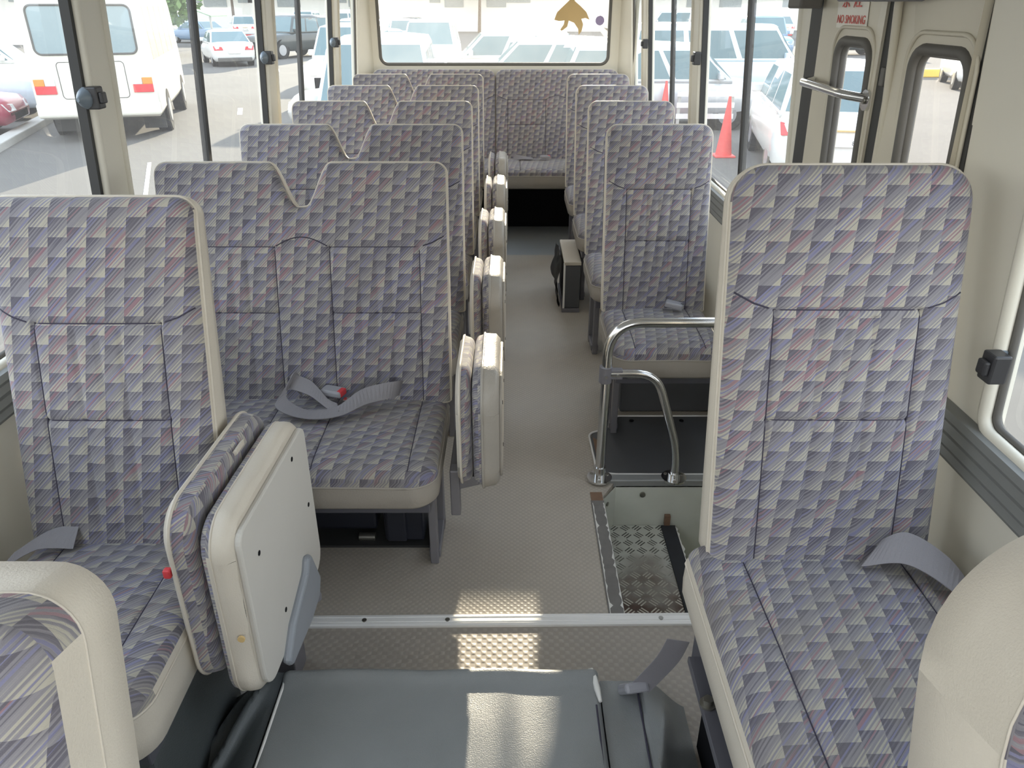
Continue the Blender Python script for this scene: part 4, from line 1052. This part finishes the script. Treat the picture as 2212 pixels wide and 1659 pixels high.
    mb = MB(); mb.box(-h * .80, h * .80, y0 - .02, y0 + .2, zb_ - .01, zb_ + .17); mb.build('rear_bumper', 'rubber_grey', root, bevel=.04)
    mb = MB(); mb.box(-h * .55, h * .55, y1 - .12, y1 + .01, zb_ + .10, hood - .34); mb.build('grille', 'black', root, bevel=.02)
    mb = MB(); mb.box(-.26, .26, y0 - .03, y0 + .02, deck - .44, deck - .31); mb.build('number_plate', 'white_trim', root)
    return root
CARS = {}
def put_car(kind, paint, x, y, rz, label, group=None, sc=1.0):
    if kind not in CARS: CARS[kind] = o = car(kind, 'paint_white')
    else: o = copy_tree(CARS[kind])
    o.location = (x, y, GZ); o.rotation_euler = (0, 0, radians(rz)); o.scale = (sc, sc, sc)
    for c in o.children:
        if c.name.split('.')[0] in ('body', 'mirror'):
            c.material_slots[0].link = 'OBJECT'; c.material_slots[0].material = M[paint]
    tag(o, label, 'car', group); return o

# right side
suv = put_car('suv', 'paint_white', 5.18, 13.25, -11, 'white SUV with red tail lamps parked beyond the folding door')
pl = MB(); pl.box(-.25, .25, -2.312, -2.305, .66, .79); plate = pl.build('licence_plate', 'white_trim', suv)
for ch, x in (('0', -.14), ('8', .14)): text_part(ch, .085, 'steel_dark', plate, (x, -2.314, .712), (radians(90), 0, 0), 'plate_digit')
q = MB(); q.box(-.62, .62, -2.315, -2.27, .30, .38); q.build('reflector_strip', 'lens_red', suv, bevel=.01)
q = MB(); q.box(-.20, .20, -2.318, -2.26, .86, .885); q.build('chrome_bar', 'gold', suv, bevel=.005)
put_car('mpv', 'paint_silver', 3.35, 18.1, -91, 'silver people carrier standing side-on behind the red cones')
put_car('van', 'paint_blue_white', 5.6, 22.6, -90, 'pale blue van roofline standing behind the silver people carrier')
put_car('sedan', 'paint_white', 9.6, 33, 170, 'white car far off, seen above the roof of the white SUV')
put_car('offroad', 'paint_blue', 12.2, 40, 175, 'bluish off-roader far off in the gap left of the door post')
put_car('suv', 'paint_dark', 18.2, 45, 95, 'dark car far off behind the yellow kerb, through the wide door leaf')
put_car('suv', 'paint_white', 15.6, 27.2, 160, 'white car at the right edge of the wide door leaf window')
# rear window
put_car('mpv', 'paint_silver', 1.05, 20.7, 90, 'silver people carrier low in the rear window, front to the left')
put_car('suv', 'paint_white', -.2, 24.3, 93, 'white SUV behind the silver people carrier, seen in the rear window', sc=1.06)
put_car('offroad', 'paint_blue_white', -2.75, 29.5, 180, 'white off-roader facing the rear window, far off at its left')
put_car('offroad', 'paint_white', -5.6, 31.5, 186, 'white off-roader partly cut by the left edge of the rear window')
put_car('sedan', 'paint_white', -2.3, 17.5, 95, 'white car low in the left corner of the rear window')
# left side, near the rear corner of the bus
put_car('van', 'paint_blue_white', -1.95, 13.4, 184, 'white van with blue windscreen close to the left rear corner')
put_car('offroad', 'paint_white', -4.4, 23.2, 180, 'white vehicle parked beside the van with the blue windscreen')
# left side
put_car('sedan', 'paint_white', -12.95, 37.9, 27, 'white saloon driving away down the road, seen from behind')
put_car('offroad', 'paint_dark', -11.3, 43, 150, 'dark green grey off-roader parked right of the white saloon')
put_car('sedan', 'paint_blue', -22.0, 59, 60, 'blue saloon parked in the distance left of the white saloon')
put_car('suv', 'paint_white', -21.0, 66, 20, 'white SUV in the distance right behind the white saloon')
kd = Vector((-.29, .957, 0)); kp = Vector((-9.33, 14.44, 0)); kn = Vector((.957, .29, 0))
def slot(t, back, L): p = kp + kd * t - kn * (back + L / 2); return p.x, p.y
x, y = slot(2.6, .15, 4.6); put_car('sedan', 'paint_maroon', x, y, -73, 'maroon saloon nosing up to the kerb at the left edge')
mo = bpy.data.objects  # the maroon saloon carries a white bonnet
x, y = slot(5.5, .05, 4.6); put_car('suv', 'paint_blue_white', x, y, -73, 'bluish white SUV parked between the maroon saloon and the minibus')
x, y = slot(-.2, .35, 4.6); put_car('sedan', 'paint_white', x, y, -73, 'white car nose at the far left edge, nearer than the maroon saloon')
x, y = slot(12, 1.0, 4.6); put_car('offroad', 'paint_dark', x - 2.2, y + 1, -73, 'dark off-roader with big windows at the left edge behind the bluish SUV')
x, y = slot(9.6, .4, 4.6); put_car('suv', 'paint_white', x, y, -73, 'white SUV nose between the dark off-roader and the minibus')
rnd = random.Random(4)
far = [('suv', 'paint_white', -27.5, 70, 10), ('offroad', 'paint_silver', -17.2, 72, 0), ('sedan', 'paint_white', -14.6, 62, 35), ('van', 'paint_white', -15.8, 80, 90), ('suv', 'paint_silver', -10.0, 58, 20),
       ('offroad', 'paint_white', -12.2, 68, -60), ('sedan', 'paint_dark', -9.0, 74, 80), ('suv', 'paint_white', -6.4, 50, 10), ('sedan', 'paint_white', -5.6, 38, 200), ('van', 'paint_white', 14, 70, 80), ('suv', 'paint_white', 20, 66, 30), ('sedan', 'paint_silver', 8.5, 52, 95)]
fl_ = ['white SUV far off beyond the blue saloon', 'silver off-roader in the far row, above the roof of the white saloon', 'white saloon in the far row, right of the driving saloon', 'white van side-on in the farthest row',
       'silver SUV in the far row, right of the dark off-roader', 'white off-roader at an angle in the far row', 'dark saloon in the farthest row behind the third window pillar', 'white SUV far off above the blue windscreen van',
       'white saloon facing the bus, far off by the rear left corner', 'white van far off at the right, in front of the buildings', 'white SUV far off at the right, in front of the buildings', 'silver saloon far off behind the pale blue van']
for (k, p_, x, y, r_), lb in zip(far, fl_): put_car(k, p_, x, y, r_, lb, 'cars parked in the far rows')

# minibus
def minibus():
    L, Wd, Hh = 6.6, 1.96, 2.58; h = Wd / 2
    root = empty('minibus', (-7.94, 15.7, GZ), radians(17)); root.scale = (1.13, 1.0, 1.13)
    def sec(k, zt, zb2=.38): return [(0, zb2), (h * k * .94, zb2), (h * k, zb2 + .1), (h * k, .95), (h * k * .985, 1.25), (h * k * .93, zt - .22), (h * k * .86, zt - .09), (h * k * .68, zt - .02), (0, zt)]
    mb = MB(); loft([(0, sec(.95, Hh - .22, .5)), (.04, sec(.985, Hh - .10, .42)), (.16, sec(1, Hh - .02)), (.6, sec(1, Hh)), (5.6, sec(1, Hh)), (6.3, sec(.98, Hh - .25)), (L, sec(.92, Hh - .6))], mb)
    mb.build('body', 'paint_bus', root)
    def rx(z): return .02 + max(0, (z - 2.2)) * .25
    mb = MB(); mb.prism([(x, -.012, z) for x, z in rrect(-.78, .78, 1.42, 2.16, .10, 6)], (0, .03, 0)); w = mb.build('rear_window', 'bus_glass', root)
    mb = MB(); mb.tube([(x, -.014, z) for x, z in rrect(-.78, .78, 1.42, 2.16, .10, 6)], .018, 6, closed=True); mb.build('gasket', 'rubber_grey', w)
    for s_ in (-1, 1):
        for k in range(5):
            y0 = .42 + k * 1.02; xo = lambda z: s_ * (h * (.985 - .055 * (z - 1.25) / 1.11) + .006)
            mb = MB(); mb.prism([(xo(1.30), y0, 1.30), (xo(1.30), y0 + .96, 1.30), (xo(2.14), y0 + .96, 2.14), (xo(2.14), y0, 2.14)], (-s_ * .02, 0, 0)); mb.build('side_window', 'curtain_glass', root)
        for z0, z1, xa, xb, m in ((.80, .93, .60, .92, 'lens_red'), (.93, 1.04, .76, .92, 'orange'), (.93, 1.04, .60, .755, 'lens_white')):
            mb = MB(); mb.box(min(s_ * xa, s_ * xb), max(s_ * xa, s_ * xb), -.025, .03, z0, z1); mb.build('tail_light', m, root, bevel=.008)
        for yy in (1.45, 5.2):
            mb = MB(); mb.cyl((s_ * (h - .24), yy, .37), (s_, 0, 0), .37, .25, 24); wo_ = mb.build('wheel', 'tyre', root, bevel=.02)
            mb = MB(); mb.cyl((s_ * (h - .01), yy, .37), (s_, 0, 0), .21, .03, 18); mb.build('rim', 'hub', wo_)
            mb = MB(); mb.cyl((s_ * (h - .10), yy, .42), (s_, 0, 0), .46, .096, 24); mb.build('wheel_arch', 'black', root)
        mb = MB(); mb.box(min(s_ * .55, s_ * .93), max(s_ * .55, s_ * .93), .9, .92, .10, .5); mb.build('mudflap', 'rubber', root)
    mb = MB(); mb.box(-.97, .97, -.08, .30, .42, .66); mb.build('bumper', 'paint_bus', root, bevel=.05, seg=3)
    mb = MB(); mb.tube([(x, -.002, z) for x, z in rrect(-.52, .52, .72, 1.30, .06, 5)], .006, 4, closed=True); mb.build('hatch_gap', 'rubber_grey', root)
    mb = MB(); mb.box(-.02, .12, -.03, .0, .86, .96); mb.build('catch', 'black', root, bevel=.008)
    tag(root, 'cream white minibus seen from behind through the left window', 'minibus')
minibus()

# kerb, markings, cones, barrier
a = kp - kd * 9; b = kp + kd * 16
mb = MB(); n_ = -kn
mb.prism([(p.x, p.y, GZ - .05) for p in (a, b, b + n_ * .30, a + n_ * .30)], (0, 0, .19)); o = mb.build('kerb', 'concrete', bevel=.02); tag(o, 'grey concrete kerb in front of the parked cars on the left', kind='structure')
for i, (x, y, ln_, w_, rz) in enumerate(((-6.84, 20.5, 1.4, .12, 17), (-8.0, 27.0, 1.4, .12, 17), (-5.4, 11.6, 4.0, .06, 22), (-9.6, 34, 1.6, .12, 17))):
    mb = MB(); mb.box(-w_ / 2, w_ / 2, -ln_ / 2, ln_ / 2, 0, .004); o = mb.build('road_marking', 'road_white', loc=(x, y, GZ), rot=(0, 0, radians(rz))); tag(o, kind='structure')
def cone(x, y, label):
    root = empty('traffic_cone', (x, y, GZ)); mb = MB(); mb.tube([(0, 0, .03), (0, 0, .5), (0, 0, .95), (0, 0, 1.02)], [.145, .085, .03, .022], 18); mb.build('cone_body', 'cone_red', root)
    mb = MB(); mb.box(-.18, .18, -.18, .18, 0, .035); mb.build('base', 'cone_red', root, bevel=.01); tag(root, label, 'cone')
cone(3.92, 14.06, 'tall red traffic cone nearest to the white SUV'); cone(4.02, 16.6, 'tall red traffic cone just right of the window pillar'); cone(3.35, 17.0, 'tall red traffic cone showing left of the window pillar')
br = empty('low_barrier', (3.85, 16.75, GZ)); tag(br, 'low white slatted barrier between the red cones', 'barrier')
for z in (.30, .52, .74): mb = MB(); mb.box(-.30, .9, -.02, .02, z, z + .10); mb.build('slat', 'paint_white', br)
for x in (-.25, .85): mb = MB(); mb.box(x - .03, x + .03, -.01, .05, 0, .84); mb.build('post', 'concrete', br)
mb = MB(); mb.box(13.6, 17.0, 30.6, 31.2, GZ, GZ + .28); o = mb.build('yellow_kerb_block', 'yellow', bevel=.03); tag(o, 'yellow painted kerb block seen through the wide door leaf', 'kerb block')

# buildings, tree, awning
def building(x0, x1, y, z1, label, nwin, depth=12, sh=0):
    root = empty('building', ((x0 + x1) / 2, y, GZ)); hw = (x1 - x0) / 2
    mb = MB(); mb.box(-hw, hw, 0, depth, 0, z1); mb.build('wall', 'building', root)
    mb = MB(); mb.box(-hw - .3, hw + .3, -.4, depth + .3, z1, z1 + .35); mb.build('roof', 'concrete', root)
    r_ = random.Random(int(x0 * 7 + y))
    for k in range(nwin):
        xc = -hw + 2 * hw * (k + .5) / nwin + r_.uniform(-.6, .6); w2 = r_.uniform(.5, 1.3); zz = r_.choice((2.2, 2.6, 3.1)); hh = r_.uniform(.6, 1.2)
        mb = MB(); mb.box(xc - w2, xc + w2, -.06, .02, zz, zz + hh); mb.build('window', 'building_dark', root)
    mb = MB(); mb.box(-hw, hw, -1.4, 0, 3.75, 3.9); mb.build('canopy', 'concrete', root)
    tag(root, label, 'building')
building(-13, 9, 84, 8.5, 'long white building far behind the rear window', 10)
building(-46, -15, 92, 9.5, 'white building far off behind the white saloon', 12)
building(11, 44, 88, 8.0, 'white building far off at the right, behind the parked cars', 10)
building(-44, -31, 56, 6.5, 'white building at the far left edge behind the dark off-roader', 4)
def tree(x, y, h_, r_, label, seed):
    root = empty('tree', (x, y, GZ)); mb = MB(); mb.tube([(0, 0, 0), (.1, .05, h_ * .45), (0, .1, h_ * .7)], [.16, .12, .07], 8); mb.build('trunk', 'bark', root)
    rr = random.Random(seed); mb = MB()
    for k in range(1500):
        while True:
            p = Vector((rr.uniform(-1, 1), rr.uniform(-1, 1), rr.uniform(-1, 1)))
            if .35 < p.length < 1: break
        c = Vector((p.x * r_, p.y * r_, h_ * .72 + p.z * r_ * .75)) ; n1 = Vector((rr.uniform(-1, 1), rr.uniform(-1, 1), rr.uniform(-1, 1))).normalized(); n2 = n1.orthogonal().normalized(); s_ = rr.uniform(.12, .26)
        mb.add([c - n1 * s_, c + n2 * s_ * .6, c + n1 * s_, c - n2 * s_ * .6], [(0, 1, 2, 3)], 0)
    mb.build('crown', 'leaf', root, recalc=False); tag(root, label, 'tree')
tree(-18.3, 44, 4.3, 2.3, 'green tree rising behind the minibus', 5)
tree(-27.0, 82, 7.5, 3.0, 'green tree far off left of the white building', 6)
tree(-3.0, 80, 7.5, 2.6, 'green tree far off above the dark off-roader', 8)
aw = empty('green_awning', (-20.0, 53, GZ)); tag(aw, 'slanted green awning far off above the blue saloon', 'awning')
mb = MB(); mb.prism([(-2.2, 0, 2.95), (1.2, 0, 1.75), (1.2, 3, 1.75), (-2.2, 3, 2.95)], (0, 0, .06)); mb.build('cloth', 'awning', aw)
for x, z in ((-2.1, 2.92), (1.1, 1.77)): mb = MB(); mb.box(x - .05, x + .05, .05, .15, 0, z); mb.build('post', 'concrete', aw)
